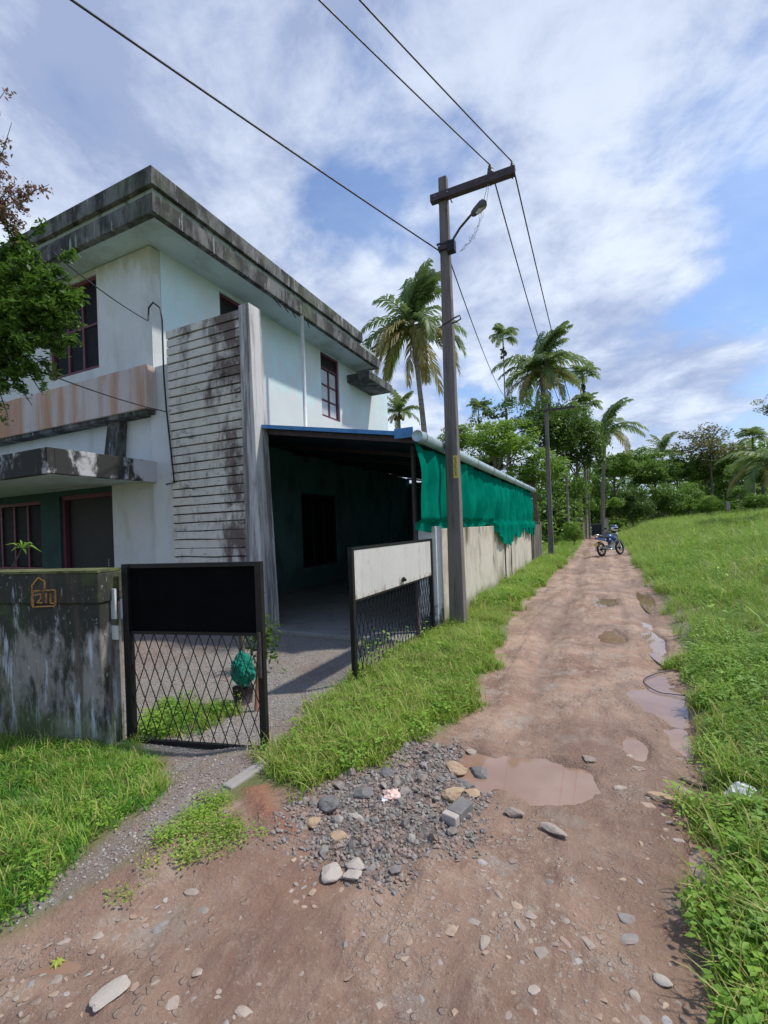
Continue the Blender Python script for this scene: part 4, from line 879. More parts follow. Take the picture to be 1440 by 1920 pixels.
for (px, py, d, n, sp) in [(30, 450, 5.2, 420, .22), (75, 480, 5.0, 420, .22), (110, 500, 4.9, 360, .2), (20, 560, 4.8, 520, .26), (80, 560, 5.0, 520, .25), (140, 590, 5.1, 300, .16), (110, 620, 5.0, 420, .2), (50, 640, 4.7, 480, .24), (10, 680, 5.0, 420, .24),
                           (70, 690, 5.2, 260, .2), (20, 740, 5.0, 300, .2), (0, 500, 5.3, 500, .28), (40, 600, 5.3, 520, .28), (-40, 560, 5.0, 600, .35), (-40, 700, 5.0, 500, .35), (-50, 440, 5.1, 500, .35), (60, 440, 5.3, 300, .18), (130, 545, 5.1, 220, .15), (-100, 600, 5.4, 600, .5), (-120, 480, 5.6, 600, .5), (-110, 740, 5.2, 500, .45),
                           (15, 780, 5.1, 90, .12), (150, 620, 5.0, 160, .1), (105, 590, 4.9, 500, .2), (95, 520, 5.1, 450, .2), (60, 760, 5.0, 160, .14), (120, 650, 5.1, 300, .14), (40, 700, 4.9, 450, .22), (90, 460, 5.2, 360, .16), (125, 480, 5.1, 260, .12), (148, 560, 4.9, 420, .13), (150, 640, 4.9, 300, .11), (120, 520, 4.8, 500, .15), (110, 580, 4.8, 500, .17), (140, 540, 5.0, 420, .15), (135, 600, 4.9, 420, .14), (125, 660, 5.0, 300, .14), (100, 700, 5.1, 260, .16), (80, 740, 5.1, 160, .12), (70, 520, 5.4, 500, .26), (20, 620, 5.5, 520, .3)]:
    sprig(root + Vector((rl.uniform(-.1, .2), rl.uniform(-.1, .1), rl.uniform(-.2, .3))), D(px, py, d), n, sp, Pm, .014, 11)
for (px, py, d, n, sp) in [(10, 170, 5.1, 50, .08), (22, 230, 5.1, 60, .07), (8, 320, 5.1, 60, .07), (30, 345, 5.0, 70, .07), (92, 346, 5.0, 110, .06), (55, 345, 5.0, 80, .06), (45, 385, 5.0, 80, .09), (15, 410, 5.0, 100, .12), (5, 390, 5.1, 80, .12), (45, 425, 5.1, 110, .13)]:
    sprig(D(-30, 420, 5.1) if py > 200 else D(-40, 260, 5.1), D(px, py, d), n, sp, Pp, .008, 6)
    V, Fq = leaves(np.array(Pp), .022, rg, .3, .45); o = link_mesh('young_shoot', np_mesh('young_shoot', V - np.array([gx0, gy0, 0]), Fq, M['leafP']), GT); o['kind'] = 'stuff'; Pp = []
    o['label'] = 'pinkish leaves of a young shoot'
V, Fq = leaves(np.array(Pm), .034, rg, .5, .42); o = link_mesh('crown', np_mesh('crown', V - np.array([gx0, gy0, 0]), Fq, M['leafN']), GT)
TW.build('trunk', M['trunk'], GT, smooth=True)
# little broad-leaved plant behind the mouldy wall
pl = thing('young_plant', (*D(0, 1150, 4.1).xy, 0), 'young plant with drooping pointed leaves peeping over the mouldy wall', 'plant')
base = D(8, 1090, 4.0); tip = D(42, 1028, 4.0); b = MB(); b.tube([(ORG[pl].x, ORG[pl].y, 0), base, D(28, 1055, 4.0), tip], [.015, .012, .01, .006], 6); b.build('stem', M['trunk'], pl, smooth=True)
for q, (px, py) in enumerate([(8, 1022), (20, 1034), (80, 1036), (62, 1020), (38, 1012), (50, 1040), (28, 1018), (70, 1028)]):
    e = D(px, py, 3.95 + .05 * (q % 3)); s_ = (e - tip); L_ = s_.length; sd_ = s_.cross(Vector((0, 0, 1))).normalized() * L_ * .17; mid = tip.lerp(e, .5) + Vector((0, 0, L_ * .25)); b = MB()
    b.add([tip, mid + sd_, e, mid - sd_, mid + Vector((0, 0, -.006))], [(0, 1, 4), (1, 2, 4), (2, 3, 4), (3, 0, 4)]); b.build('leaf', M['herb'], pl)
# ------------------------------------------------------------------ scatter (grass, weeds, gravel): uncountable stuff
SRC = []
def scatter(name, pts, rot, scl, idx, sources, label, cat):
    me = bpy.data.meshes.new(name); me.vertices.add(len(pts)); me.vertices.foreach_set('co', np.asarray(pts, np.float32).ravel())
    for an, tp, dat, key in (('rot', 'FLOAT_VECTOR', rot, 'vector'), ('scl', 'FLOAT', scl, 'value'), ('idx', 'INT', idx, 'value')):
        at = me.attributes.new(an, tp, 'POINT'); at.data.foreach_set(key, np.asarray(dat, np.int32 if tp == 'INT' else np.float32).ravel())
    me.update(); o = bpy.data.objects.new(name, me); COL.objects.link(o)
    sc_ = bpy.data.collections.new(name + '_source')
    for i, s_ in enumerate(sources):
        so_ = bpy.data.objects.new('%s_piece_%02d' % (name, i), s_); sc_.objects.link(so_)
    ng = bpy.data.node_groups.new(name, 'GeometryNodeTree'); ng.interface.new_socket('Geometry', in_out='INPUT', socket_type='NodeSocketGeometry'); ng.interface.new_socket('Geometry', in_out='OUTPUT', socket_type='NodeSocketGeometry')
    N_, L_ = ng.nodes, ng.links; gi, go = N_.new('NodeGroupInput'), N_.new('NodeGroupOutput'); iop = N_.new('GeometryNodeInstanceOnPoints'); ci = N_.new('GeometryNodeCollectionInfo'); ci.inputs['Collection'].default_value = sc_
    ci.inputs['Separate Children'].default_value = True; ci.inputs['Reset Children'].default_value = True; iop.inputs['Pick Instance'].default_value = True
    def na(nm, tp): q = N_.new('GeometryNodeInputNamedAttribute'); q.data_type = tp; q.inputs['Name'].default_value = nm; return q.outputs['Attribute']
    L_.new(gi.outputs[0], iop.inputs['Points']); L_.new(ci.outputs[0], iop.inputs['Instance']); L_.new(na('idx', 'INT'), iop.inputs['Instance Index']); L_.new(na('rot', 'FLOAT_VECTOR'), iop.inputs['Rotation']); L_.new(na('scl', 'FLOAT'), iop.inputs['Scale'])
    L_.new(iop.outputs[0], go.inputs[0]); md = o.modifiers.new('scatter', 'NODES'); md.node_group = ng
    return tag(o, label, cat, None, 'stuff')
def tuft(seed, n, h, w_, spread, mat, lean=.5, seg=3):
    rg_ = random.Random(seed); V, Fq = [], []
    for k in range(n):
        az = rg_.uniform(0, 6.283); r0 = rg_.uniform(0, spread); p = Vector((math.cos(az) * r0, math.sin(az) * r0, -.01)); hd = rg_.uniform(0, 6.283); d = Vector((math.cos(hd), math.sin(hd), 0)); s_ = Vector((-d.y, d.x, 0)) * w_ * rg_.uniform(.6, 1.2)
        L = h * rg_.uniform(.5, 1.15); a = rg_.uniform(1.1, 1.5); curl = rg_.uniform(.3, 1) * lean; b = len(V)
        for q in range(seg + 1):
            f = 1 - (q / seg) ** 1.5 * .93; V += [tuple(p - s_ * f), tuple(p + s_ * f)]; p = p + (d * math.cos(a) + Vector((0, 0, math.sin(a)))) * L / seg; a -= curl
        Fq += [(b + 2 * q, b + 2 * q + 1, b + 2 * q + 3, b + 2 * q + 2) for q in range(seg)]
    return np_mesh('tuft', V, Fq, mat)
def herb(seed, n, h, s, mat, spread=.06):
    rg_ = random.Random(seed); V, Fq = [], []
    for k in range(n):
        az = rg_.uniform(0, 6.283); r = rg_.uniform(.1, 1) * spread; zz = rg_.uniform(.15, 1) * h; c3 = Vector((math.cos(az) * r, math.sin(az) * r, zz)); L = s * rg_.uniform(.6, 1.2)
        d = Vector((math.cos(az + rg_.uniform(-.6, .6)), math.sin(az + rg_.uniform(-.6, .6)), rg_.uniform(-.3, .5))).normalized(); sd_ = d.cross(Vector((0, 0, 1))).normalized() * L * .34; b = len(V); m_ = c3 + d * L * .5 + Vector((0, 0, -L * .05)); e = c3 + d * L + Vector((0, 0, -L * .15))
        V += [tuple(c3), tuple(m_ + sd_ + Vector((0, 0, L * .08))), tuple(e), tuple(m_ - sd_ + Vector((0, 0, L * .08))), tuple(m_)]; Fq += [(b, b + 1, b + 4, b + 4), (b + 1, b + 2, b + 4, b + 4), (b + 2, b + 3, b + 4, b + 4), (b + 3, b, b + 4, b + 4)]
        if k % 3 == 0:
            b = len(V); V += [(0, 0, 0), (.002, 0, 0), tuple(c3), tuple(c3 + Vector((.002, 0, 0)))]; Fq.append((b, b + 1, b + 3, b + 2))
    me = bpy.data.meshes.new('herb'); me.from_pydata(V, [], [tuple(dict.fromkeys(f)) for f in Fq]); me.materials.append(mat); return me
def rotz(n, rg_, tilt=.15): return np.stack([rg_.normal(0, tilt, n), rg_.normal(0, tilt, n), rg_.uniform(0, 6.283, n)], 1)
rg = np.random.default_rng(101)
def place(n, x0, x1, y0, y1, keep, rg_=rg):
    x_ = rg_.uniform(x0, x1, n); y_ = rg_.uniform(y0, y1, n); k = keep(x_, y_, rg_.uniform(0, 1, n)); x_, y_ = x_[k], y_[k]; return x_, y_, height(x_, y_, True)
BAG = G(1393, 1512); BAG2 = G(1389, 1797)
def grass_ok(x_, y_, u):
    wv = (fbm(x_, y_, .35, 3, 55) - .5) * .5; dens = np.zeros(x_.shape)
    for P_ in (VERGE, LAWN): dens = np.maximum(dens, sstep(polysd(x_, y_, P_) + wv, -.08, .14))
    for P_ in (PATCH3,): dens = np.maximum(dens, sstep(polysd(x_, y_, P_) + wv * .6, -.05, .10) * .8)
    dens = np.maximum(dens, sstep(polysd(x_, y_, RIGHT) + wv * 1.3, -.06, .16))
    dens = np.maximum(dens, sstep(polysd(x_, y_, LEFTFAR) + wv, -.05, .2))
    dens = dens * (np.hypot(x_ - BAG[0], y_ - BAG[1]) > .10) * (np.hypot(x_ - BAG2[0], y_ - BAG2[1]) > .05)
    gap = .35 + .65 * sstep(fbm(x_, y_, .25, 3, 66), .3, .5)
    dens = dens * (polysd(x_, y_, RUB) < 0) * (polysd(x_, y_, REDS) < 0) * (1 - (x_ < -2.06) * (x_ > -2.5) * (y_ > 6))
    return u < dens * gap
SH = [tuft(1, 16, .075, .0028, .045, M['grass'], .5), tuft(2, 14, .11, .003, .05, M['grass'], .6), tuft(3, 14, .06, .003, .05, M['lawn'], .4), herb(4, 22, .05, .017, M['herb'], .05), herb(5, 22, .08, .021, M['herb'], .06), tuft(6, 10, .17, .0035, .03, M['grass'], .65)]
def lay(n, box, region, mixw, smin, smax, label, cat='grass', name='grass', pieces=SH, keep2=None, tilt=.15):
    kk = lambda a, b_, u: grass_ok(a, b_, u) & region(a, b_) & (keep2(a, b_) if keep2 else True)
    x_, y_, z_ = place(n, *box, kk); k = len(x_); idx = rg.choice(len(pieces), k, p=np.array(mixw) / sum(mixw))
    scatter(name, np.stack([x_, y_, z_], 1), rotz(k, rg, tilt), rg.uniform(smin, smax, k) * (.55 + .95 * fbm(x_, y_, 1.6 if pieces is not SH else .7, 3, 141)), idx, pieces, label, cat); return k
ct = []
inL = lambda a, b_: (polysd(a, b_, LAWN) > -.15)
ct.append(lay(15000, (-6, -2.0, -.5, 2.6), inL, (1.5, 1.5, 6, 1, .4, .5), .8, 1.3, 'lush short grass before the mouldy wall'))
ct.append(lay(26000, (-2.9, -.9, 1.6, 8), lambda a, b_: (a < -.8) & (polysd(a, b_, LAWN) < -.15), (5, 5, 1, 1.6, 1, 1.5), .8, 1.35, 'sunny green grass and weeds on the verge between gate and lane'))
ct.append(lay(9000, (-2.1, -.8, 8, 19.5), lambda a, b_: a < -.8, (2, 3, 1, 2, 3, 1.5), 1.3, 2.2, 'grass strip at the foot of the boundary wall'))
LOWP = [herb(51, 26, .025, .013, M['grass'], .05), herb(52, 22, .035, .015, M['herb'], .05), tuft(53, 9, .05, .0022, .05, M['grass'], .8)]
def low_ok(a, b_, u):
    wv = (fbm(a, b_, .2, 3, 57) - .5) * .3; dd = np.maximum(np.maximum(polysd(a, b_, PATCH) + wv, polysd(a, b_, PATCH2) + wv * .6), -.05 - np.abs(polysd(a, b_, VERGE)) + wv * .7)
    dd = np.maximum(dd, -.04 - np.abs(polysd(a, b_, RIGHT)) + wv * .8); return (u < sstep(dd, -.03, .10) * .9) & (puddle(a, b_) < .01)
x_, y_, z_ = place(17000, -2.7, 1.2, 1.2, 6, low_ok); k = len(x_); ct.append(k)
scatter('weeds', np.stack([x_, y_, z_], 1), rotz(k, rg, .2), rg.uniform(.7, 1.3, k), rg.choice(3, k, p=(.45, .3, .25)), LOWP, 'low creeping weeds invading the mud beside path and lane', 'weeds')
ct.append(lay(2600, (-3.8, -2.0, 1.7, 3.1), lambda a, b_: polysd(a, b_, PATCH3) > -.1, (1, 1, 3, 2, 1, 0), 1, 1.4, 'grass patch seen through the narrow gate'))
ct.append(lay(30000, (.3, 3.2, .8, 6), lambda a, b_: a > .3, (4, 5, 1, 4, 4, 2), .9, 1.6, 'weedy green verge on the right of the lane'))
HB = [herb(11, 46, .20, .034, M['herb'], .12), herb(12, 40, .28, .045, M['herb'], .15), tuft(13, 20, .32, .005, .10, M['field'], .5), tuft(14, 18, .24, .005, .1, M['grass'], .6), herb(15, 40, .16, .03, M['leafL'], .12), tuft(16, 12, .42, .004, .06, M['field'], .35)]
ct.append(lay(1500, (.75, 3.6, 1.2, 6.5), lambda a, b_: a > .8, (4, 3, 1, 2, 4, .3), .55, 1.0, 'taller broad-leaved weeds on the right verge', 'weeds', 'weeds', HB))
M['straw'] = leafmat('dry straw', (.22, .19, .08), (.48, .42, .20), None, scale=2)
ST = [tuft(61, 12, .16, .003, .07, M['straw'], .7), tuft(62, 9, .24, .003, .05, M['straw'], .5), herb(63, 16, .30, .03, M['herb'], .10), tuft(64, 26, .30, .0045, .07, M['grass'], .6, 4)]
ct.append(lay(2600, (-3.2, 3.6, 1.0, 9), lambda a, b_: fbm(a, b_, .8, 3, 151) > .5, (5, 3, 2, 2), .6, 1.3, 'dry stalks and taller tufts mixed in the verges', 'grass', 'dry_grass', ST))
ct.append(lay(2600, (.8, 16, 6, 40), lambda a, b_: fbm(a, b_, 3.0, 3, 153) > .5, (3, 3, 4, 4), 1.4, 2.6, 'dry stalks and tall weeds mixed in the meadow', 'weeds', 'tall_weeds', ST))
ct.append(lay(9000, (.8, 9, 6, 19), lambda a, b_: a > .8, (2, 2, 4, 4, 4, 1), .7, 1.2, 'meadow grass and weeds rising from the lane on the right', 'grass', 'grass', HB))
ct.append(lay(20000, (.4, 34, 18, 58), lambda a, b_: a > .5, (1.5, 1, 6, 3, 3, 2), 1.0, 1.9, 'rough meadow reaching to the trees', 'grass', 'grass', HB))
ct.append(lay(11000, (-12, 0, 19, 56), lambda a, b_: a < .2, (2, 2, 4, 4, 5, .5), .8, 1.5, 'bright grass beyond the end of the boundary wall', 'grass', 'grass', HB))
ct.append(lay(420, (-2.05, -1.0, 2.4, 6.3), lambda a, b_: a < -.9, (.5, .3, 0, 3, 1, 0), .35, .6, 'long grass clumps on the verge by the wide gate', 'grass', 'grass', HB))
# long tuft by the rubble
tz = [G(700, 1420), G(672, 1400), G(735, 1400), G(880, 1225), G(750, 1300), G(640, 1385)]
LT = tuft(31, 70, .24, .0035, .06, M['grass'], .55, 4)
for q, (a, b_) in enumerate(tz):
    o = link_mesh('grass_tuft', LT, None, (a, b_, hz(a, b_)), (0, 0, q * 1.3), (.75 + .12 * (q % 3),) * 3); tag(o, 'long bladed grass tuft on the verge left of the lane', 'grass tuft', 'long grass tufts on the left verge')
# rocks
def rockmesh(seed, mat, sub=2, flat_=.5, ang=.25):
    bm = bmesh.new(); bmesh.ops.create_icosphere(bm, subdivisions=sub, radius=.5); rr_ = random.Random(seed)
    pl_ = [(Vector((rr_.gauss(0, 1), rr_.gauss(0, 1), rr_.gauss(0, 1))).normalized(), rr_.uniform(.22, .40)) for _ in range(8)]
    for vtx in bm.verts:
        for nn, dd_ in pl_:
            k = vtx.co.dot(nn)
            if k > dd_: vtx.co -= nn * (k - dd_)
        vtx.co += Vector((rr_.gauss(0, .012), rr_.gauss(0, .012), rr_.gauss(0, .012)))
    sx, sy = rr_.uniform(1.0, 1.35), rr_.uniform(.85, 1.15)
    for vtx in bm.verts: vtx.co = Vector((vtx.co.x * sx, vtx.co.y * sy, vtx.co.z * flat_))
    me = bpy.data.meshes.new('stone'); bm.to_mesh(me); bm.free(); me.materials.append(mat); return me
RS = [rockmesh(s, M['stone'], 2, .45) for s in range(8)]; RSg = [rockmesh(80 + s, M['gravel'], 2, .5) for s in range(8)]; RSt = [rockmesh(90 + s, M['tanst'], 2, .4) for s in range(8)]; RR = [rockmesh(20 + s, M['rubble'], 1, .7) for s in range(8)]; RG = [rockmesh(40 + s, M['gravel'], 1, .7) for s in range(5)]; RB = [rockmesh(60 + s, M['stone'], 1, .55) for s in range(5)]
def rocks(n, box, keep, smin, smax, src, label, name, cat, sink=.15, pw=2.5):
    x_, y_, z_ = place(n, *box, keep); k = len(x_); s_ = smin + (smax - smin) * rg.uniform(0, 1, k) ** pw
    scatter(name, np.stack([x_, y_, z_ + s_ * sink * .3], 1), np.stack([rg.normal(0, .35, k), rg.normal(0, .35, k), rg.uniform(0, 6.28, k)], 1), s_, rg.integers(0, len(src), k), src, label, cat); return k
ct.append(rocks(30000, (-2.0, -.4, 1.4, 3.5), lambda a, b_, u: u < .75 * sstep(polysd(a, b_, RUB) + (fbm(a, b_, .3, 3, 78) - .5) * .4, -.10, .12), .006, .034, RR, 'heap of crushed grey stone beside the muddy puddle', 'crushed_stone', 'rubble', .3, 2.2))
ct.append(rocks(42000, (-5.6, -1.7, .9, 5.5), lambda a, b_, u: (u < np.maximum(sstep(polysd(a, b_, DRIVE), -.1, .1), .8 * sstep(polysd(a, b_, DRIVE2), -.05, .05))), .007, .020, RG, 'loose grey gravel covering the yard and path', 'gravel', 'gravel', .3, 1.4))
ct.append(rocks(30000, (-4, 1.4, .4, 11), lambda a, b_, u: (roadsd(a, b_) > -.02) & (u < .10 + .9 * sstep(fbm(a, b_, .45, 4, 81), .46, .66) * (1.15 - sstep(b_, 3, 8) * .8)) & (puddle(a, b_) < .004), .004, .024, RB, 'pebbles scattered in the brown mud of the lane', 'pebbles', 'pebbles', -.1, 2.4))
# single stones
used = []
def stone(me, px, py, s, label, group=None, cat='stone', sc3=(1, 1, 1), rz_=0, name='stone', tilt=(0, 0), sink=.3):
    a, b_ = G(px, py); q = min(abs(v_.co.z) for v_ in me.vertices) if False else 0
    o = link_mesh(name, me, None, (a, b_, hz(a, b_) + s * sc3[2] * .25 * (1 - sink * 2)), (tilt[0], tilt[1], rz_), (s * sc3[0], s * sc3[1], s * sc3[2])); used.append((a, b_, s)); return tag(o, label, cat, group)
def one(seed, mat, flat_=.6, sub=3): return rockmesh(seed, mat, sub, flat_)
stone(one(101, M['greystone'], .9), 898, 1442, .145, 'smooth dark grey boulder, largest round stone at the edge of the muddy puddle')
stone(one(102, M['tan'], .5), 853, 1442, .14, 'tan flat stone left of the dark grey boulder')
stone(one(103, M['tan'], .6), 852, 1503, .14, 'tan block stone just above the grey brick with a white end')
stone(one(104, M['greystone'], .5), 872, 1470, .15, 'grey slab stone between the boulder and the tan block')
stone(one(105, M['tan'], .5), 886, 1495, .08, 'small buff stone right of the tan block')
stone(one(106, M['greystone'], .8), 725, 1462, .085, 'round grey stone at the grass edge of the rubble heap')
stone(one(107, M['white'], .35), 619, 1636, .125, 'pale flat stone, left one of three at the lower edge of the rubble')
stone(one(108, M['white'], .4), 668, 1625, .085, 'pale flat stone, upper right one of three at the lower edge of the rubble')
stone(one(109, M['white'], .35), 662, 1644, .095, 'pale flat stone, lower right one of three at the lower edge of the rubble')
stone(one(110, M['white'], .35), 668, 1540, .085, 'thin white chip lying on the left half of the rubble', sc3=(1.2, .5, 1), rz_=-.3)
stone(one(111, M['tan'], .5), 634, 1575, .085, 'buff stone on the left half of the rubble below the thin white chip')
stone(one(112, M['greystone'], .6), 680, 1500, .11, 'dark grey stone at the grass edge left of the pinkish wrapper')
stone(one(113, M['greystone'], .6), 622, 1525, .13, 'dark grey lump at the left end of the rubble')
stone(one(114, M['tan'], .5), 588, 1552, .08, 'brownish cobble between the red soil and the rubble')
stone(one(115, M['white'], .25), 205, 1868, .085, 'large pale flat stone near the bottom left corner', sc3=(.8, 1.7, 1), rz_=-.2)
stone(one(116, M['tan'], .3), 1243, 1503, .12, 'flat tan stone on the right side of the lane left of the white plastic bag', sc3=(1.3, .6, 1))
stone(one(117, M['tan'], .3), 1308, 1472, .12, 'flat tan stone by the grass edge above the white plastic bag', sc3=(1.2, .5, 1), rz_=-.5)
stone(one(118, M['stone'], .4), 1102, 1428, .085, 'pale stone in the lane right of the big puddle')
stone(one(119, M['stone'], .5), 880, 1405, .075, 'pale stone at the top left tip of the big puddle')
stone(one(120, M['stone'], .35), 1052, 1876, .06, 'yellowish pebble at the bottom of the lane') if False else None
stone(one(121, M['stone'], .35), 960, 1525, .12, 'pale embedded stone under the big puddle, leftmost of its row', sc3=(1.2, .7, 1))
stone(one(122, M['stone'], .3), 1040, 1565, .12, 'pale embedded stone under the big puddle, rightmost of its row', sc3=(1.3, .6, 1), rz_=-.4)
stone(one(123, M['white'], .4), 1244, 1845, .05, 'yellowish white stone near the bottom right of the lane')
# brick with white end
a, b_ = G(860, 1535); BR = thing('broken_block', (a, b_, hz(a, b_)), 'dark grey broken block with a white end beside the big puddle', 'block'); zb = hz(a, b_) - .01
dv2 = (Vector((*G(880, 1515), 0)) - Vector((*G(843, 1552), 0))); c0 = Vector((a, b_, zb + .03)); du = dv2.normalized()
MB().bar(c0 - du * .055, c0 + du * .085, .085, .055).build('block_body', M['greystone'], BR, bevel=.008); MB().bar(c0 - du * .10, c0 - du * .0555, .086, .056).build('white_end', M['white'], BR, bevel=.008)
kk = 0; tries = 0; rs_ = random.Random(9)
while kk < 190 and tries < 9000:
    tries += 1; px, py = rs_.uniform(30, 1385), 1390 + 530 * rs_.random() ** .8
    a, b_ = G(px, py); A_, B_ = np.array([a]), np.array([b_])
    if roadsd(A_, B_)[0] < .04 or puddle(A_, B_)[0] > .004 or polysd(A_, B_, RUB)[0] > -.02: continue
    nz = fbm(A_, B_, .45, 4, 81)[0] + (.1 if px < 700 and py < 1850 else 0)
    if rs_.random() > .12 + .9 * max(0, min(1, (nz - .46) / .16)): continue
    s = rs_.choice([.022, .024, .026, .028, .030, .034, .045, .065]) * (1 + max(0, b_ - 1.8) * .25)
    if any((a - u_) ** 2 + (b_ - v_) ** 2 < ((s + s_) * .5) ** 2 for u_, v_, s_ in used): continue
    sq = rs_.uniform(.75, 1.05); tone = rs_.choice(['pale', 'pale', 'grey', 'tan']); zone_ = 'at the bottom left' if px < 480 else 'in the bottom middle' if px < 1000 else 'near the right verge'
    size_ = 'larger' if s > .05 else 'small'; me_ = {'pale': RS, 'grey': RSg, 'tan': RSt}[tone][rs_.randrange(8)]
    stone(me_, px, py, s, '%s %s stone half sunk in the brown mud %s' % (size_, tone, zone_), '%s %s stones in the mud %s' % (size_, tone, zone_), sc3=(1.05, sq, .5), rz_=rs_.uniform(0, 6.28), sink=.60, tilt=(rs_.gauss(0, .15), rs_.gauss(0, .15))); kk += 1
kk = 0; tries = 0
while kk < 50 and tries < 3000:
    tries += 1; px, py = rs_.uniform(560, 930), rs_.uniform(1395, 1650); a, b_ = G(px, py)
    if polysd(np.array([a]), np.array([b_]), RUB)[0] < .0: continue
    s = rs_.uniform(.04, .075)
    if any((a - u_) ** 2 + (b_ - v_) ** 2 < ((s + s_) * .5) ** 2 for u_, v_, s_ in used): continue
    stone(RR[rs_.randrange(8)], px, py, s, 'grey broken stone lying on the crushed rubble heap', 'grey broken stones on the rubble heap', rz_=rs_.uniform(0, 6.28), tilt=(rs_.gauss(0, .3), rs_.gauss(0, .3)), sink=.2); kk += 1
# concrete kerb slab beside the path
A_, B_ = Vector((*G(425, 1497), 0)), Vector((*G(520, 1436), 0)); zk = hz(A_.x, A_.y)
b = MB(); b.bar(A_ + Vector((0, 0, zk - .015)), B_ + Vector((0, 0, zk + .0)), .085, .06); k = b.build('kerb_slab', M['concrete'], bevel=.012, origin=(A_.x, A_.y, zk)); tag(k, 'short sunken concrete kerb between gravel path and red soil', 'kerb')

# ------------------------------------------------------------------ litter and small things
def crumple(name, px, py, r, mat, label, cat, flat_=.6, seed=1, sub=3, amp=.28, sq=(1, 1)):
    bm = bmesh.new(); bmesh.ops.create_icosphere(bm, subdivisions=sub, radius=1); rr_ = random.Random(seed); off = rr_.uniform(0, 50)
    from mathutils import noise as mn
    for vtx in bm.verts:
        q = mn.noise(vtx.co * 1.7 + Vector((off,) * 3)) + .6 * abs(mn.noise(vtx.co * 4.2 + Vector((off,) * 3))); vtx.co *= r * (1 + amp * 2 * q); vtx.co.z = max(vtx.co.z * flat_, -r * .1); vtx.co.x *= sq[0]; vtx.co.y *= sq[1]
    me = bpy.data.meshes.new(name); bm.to_mesh(me); bm.free(); me.materials.append(mat); a, b_ = G(px, py); o = link_mesh(name, me, None, (a, b_, hz(a, b_) + r * .12)); return tag(o, label, cat)
crumple('plastic_bag', 1393, 1512, .062, M['plastic'], 'crumpled white plastic bag in the grass at the right edge of the lane', 'plastic bag', .8, 3)
crumple('wrapper', 735, 1500, .042, M['pink'], 'crumpled pinkish wrapper on the rubble heap', 'litter', .6, 8)
crumple('paper_scrap', 722, 1507, .022, M['plastic'], 'small white paper scrap touching the pinkish wrapper', 'litter', .5, 5)
crumple('paper_scrap', 1389, 1797, .016, M['plastic'], 'tiny white scrap in the grass near the bottom right corner', 'litter', .7, 6)
crumple('paper_scrap', 437, 1832, .013, M['plastic'], 'tiny white scrap on the mud near the large pale flat stone', 'litter', .4, 9) if False else None
def leaf_obj(name, px, py, L, mat, label, lobes=5, seed=2, cat='leaf', lift=.012, rot=0):
    a, b_ = G(px, py); n = lobes * 2; vs = [(0, 0, .008)]; rr_ = random.Random(seed)
    for q in range(n): an = rot + q * math.pi * 2 / n; r = L * (1 if q % 2 == 0 else .5) * rr_.uniform(.85, 1.1); vs.append((math.cos(an) * r, math.sin(an) * r * .85, rr_.uniform(-.006, .012)))
    b = MB(); b.add([(p[0] + a, p[1] + b_, p[2] + hz(a, b_) + lift) for p in vs], [(0, q + 1, (q + 1) % n + 1) for q in range(n)]); o = b.build(name, mat, origin=(a, b_, hz(a, b_))); return tag(o, label, cat)
leaf_obj('lobed_leaf', 1417, 1574, .045, M['leafY'], 'bright yellow green lobed leaf in the right verge', 5, 2, lift=.06)
leaf_obj('fallen_leaf', 108, 1797, .030, M['leafY'], 'yellow fallen leaf on the tan mud at bottom left', 7, 3, lift=.008)
crumple('dead_leaf', 1347, 1556, .035, M['deadleaf'], 'curled dead brown leaf at the right edge of the lane', 'leaf', .5, 12, sq=(1.3, .6), amp=.5)
# wire loop lying in the wet track
pts = []
for (px, py) in [(1292, 1262), (1262, 1256), (1228, 1262), (1208, 1272), (1212, 1284), (1235, 1296), (1262, 1300), (1290, 1306), (1308, 1318)]:
    a, b_ = G(px, py); pts.append((a, b_, max(hz(a, b_), WATER_Z) + .012))
pv = [Vector(p) for p in pts]; pts = []
for q in range(len(pv) - 1):
    A0_, A1_, A2_, A3_ = pv[max(q - 1, 0)], pv[q], pv[q + 1], pv[min(q + 2, len(pv) - 1)]
    for h_ in (0, .25, .5, .75): pts.append(.5 * ((2 * A1_) + (A2_ - A0_) * h_ + (2 * A0_ - 5 * A1_ + 4 * A2_ - A3_) * h_ ** 2 + (3 * A1_ - A0_ - 3 * A2_ + A3_) * h_ ** 3))
lw = MB().tube(pts, .0045, 6).build('wire_loop', M['wire'], smooth=True); tag(lw, 'bent dark wire loop lying by the puddle on the right of the lane', 'wire')
a, b_ = G(640, 1905); b = MB()
# things behind the narrow gate
def at2(px, py, d): return D(px, py, d)
crumple2 = []
def bundle(name, c3, r, mat, label, cat, seed, sq=(1, 1, 1.2)):
    bm = bmesh.new(); bmesh.ops.create_icosphere(bm, subdivisions=4, radius=1); from mathutils import noise as mn; off = Vector((seed * 3.1,) * 3)
    for vtx in bm.verts: q = mn.noise(vtx.co * 2.2 + off) * .35 + abs(mn.noise(vtx.co * 5 + off)) * .35 + abs(mn.noise(Vector((vtx.co.x * 13, vtx.co.y * 13, vtx.co.z * 4)) + off)) * .3; vtx.co *= r * (1 + q); vtx.co.x *= sq[0]; vtx.co.y *= sq[1]; vtx.co.z *= sq[2]
    me = bpy.data.meshes.new(name); bm.to_mesh(me); bm.free(); me.materials.append(mat); o = link_mesh(name, me, None, c3); return tag(o, label, cat)
sp_ = D(456, 1305, 4.1); stp = thing('planter', (sp_.x, sp_.y, 0), 'small dark potted stump wrapped below a green net bundle behind the narrow gate', 'planter')
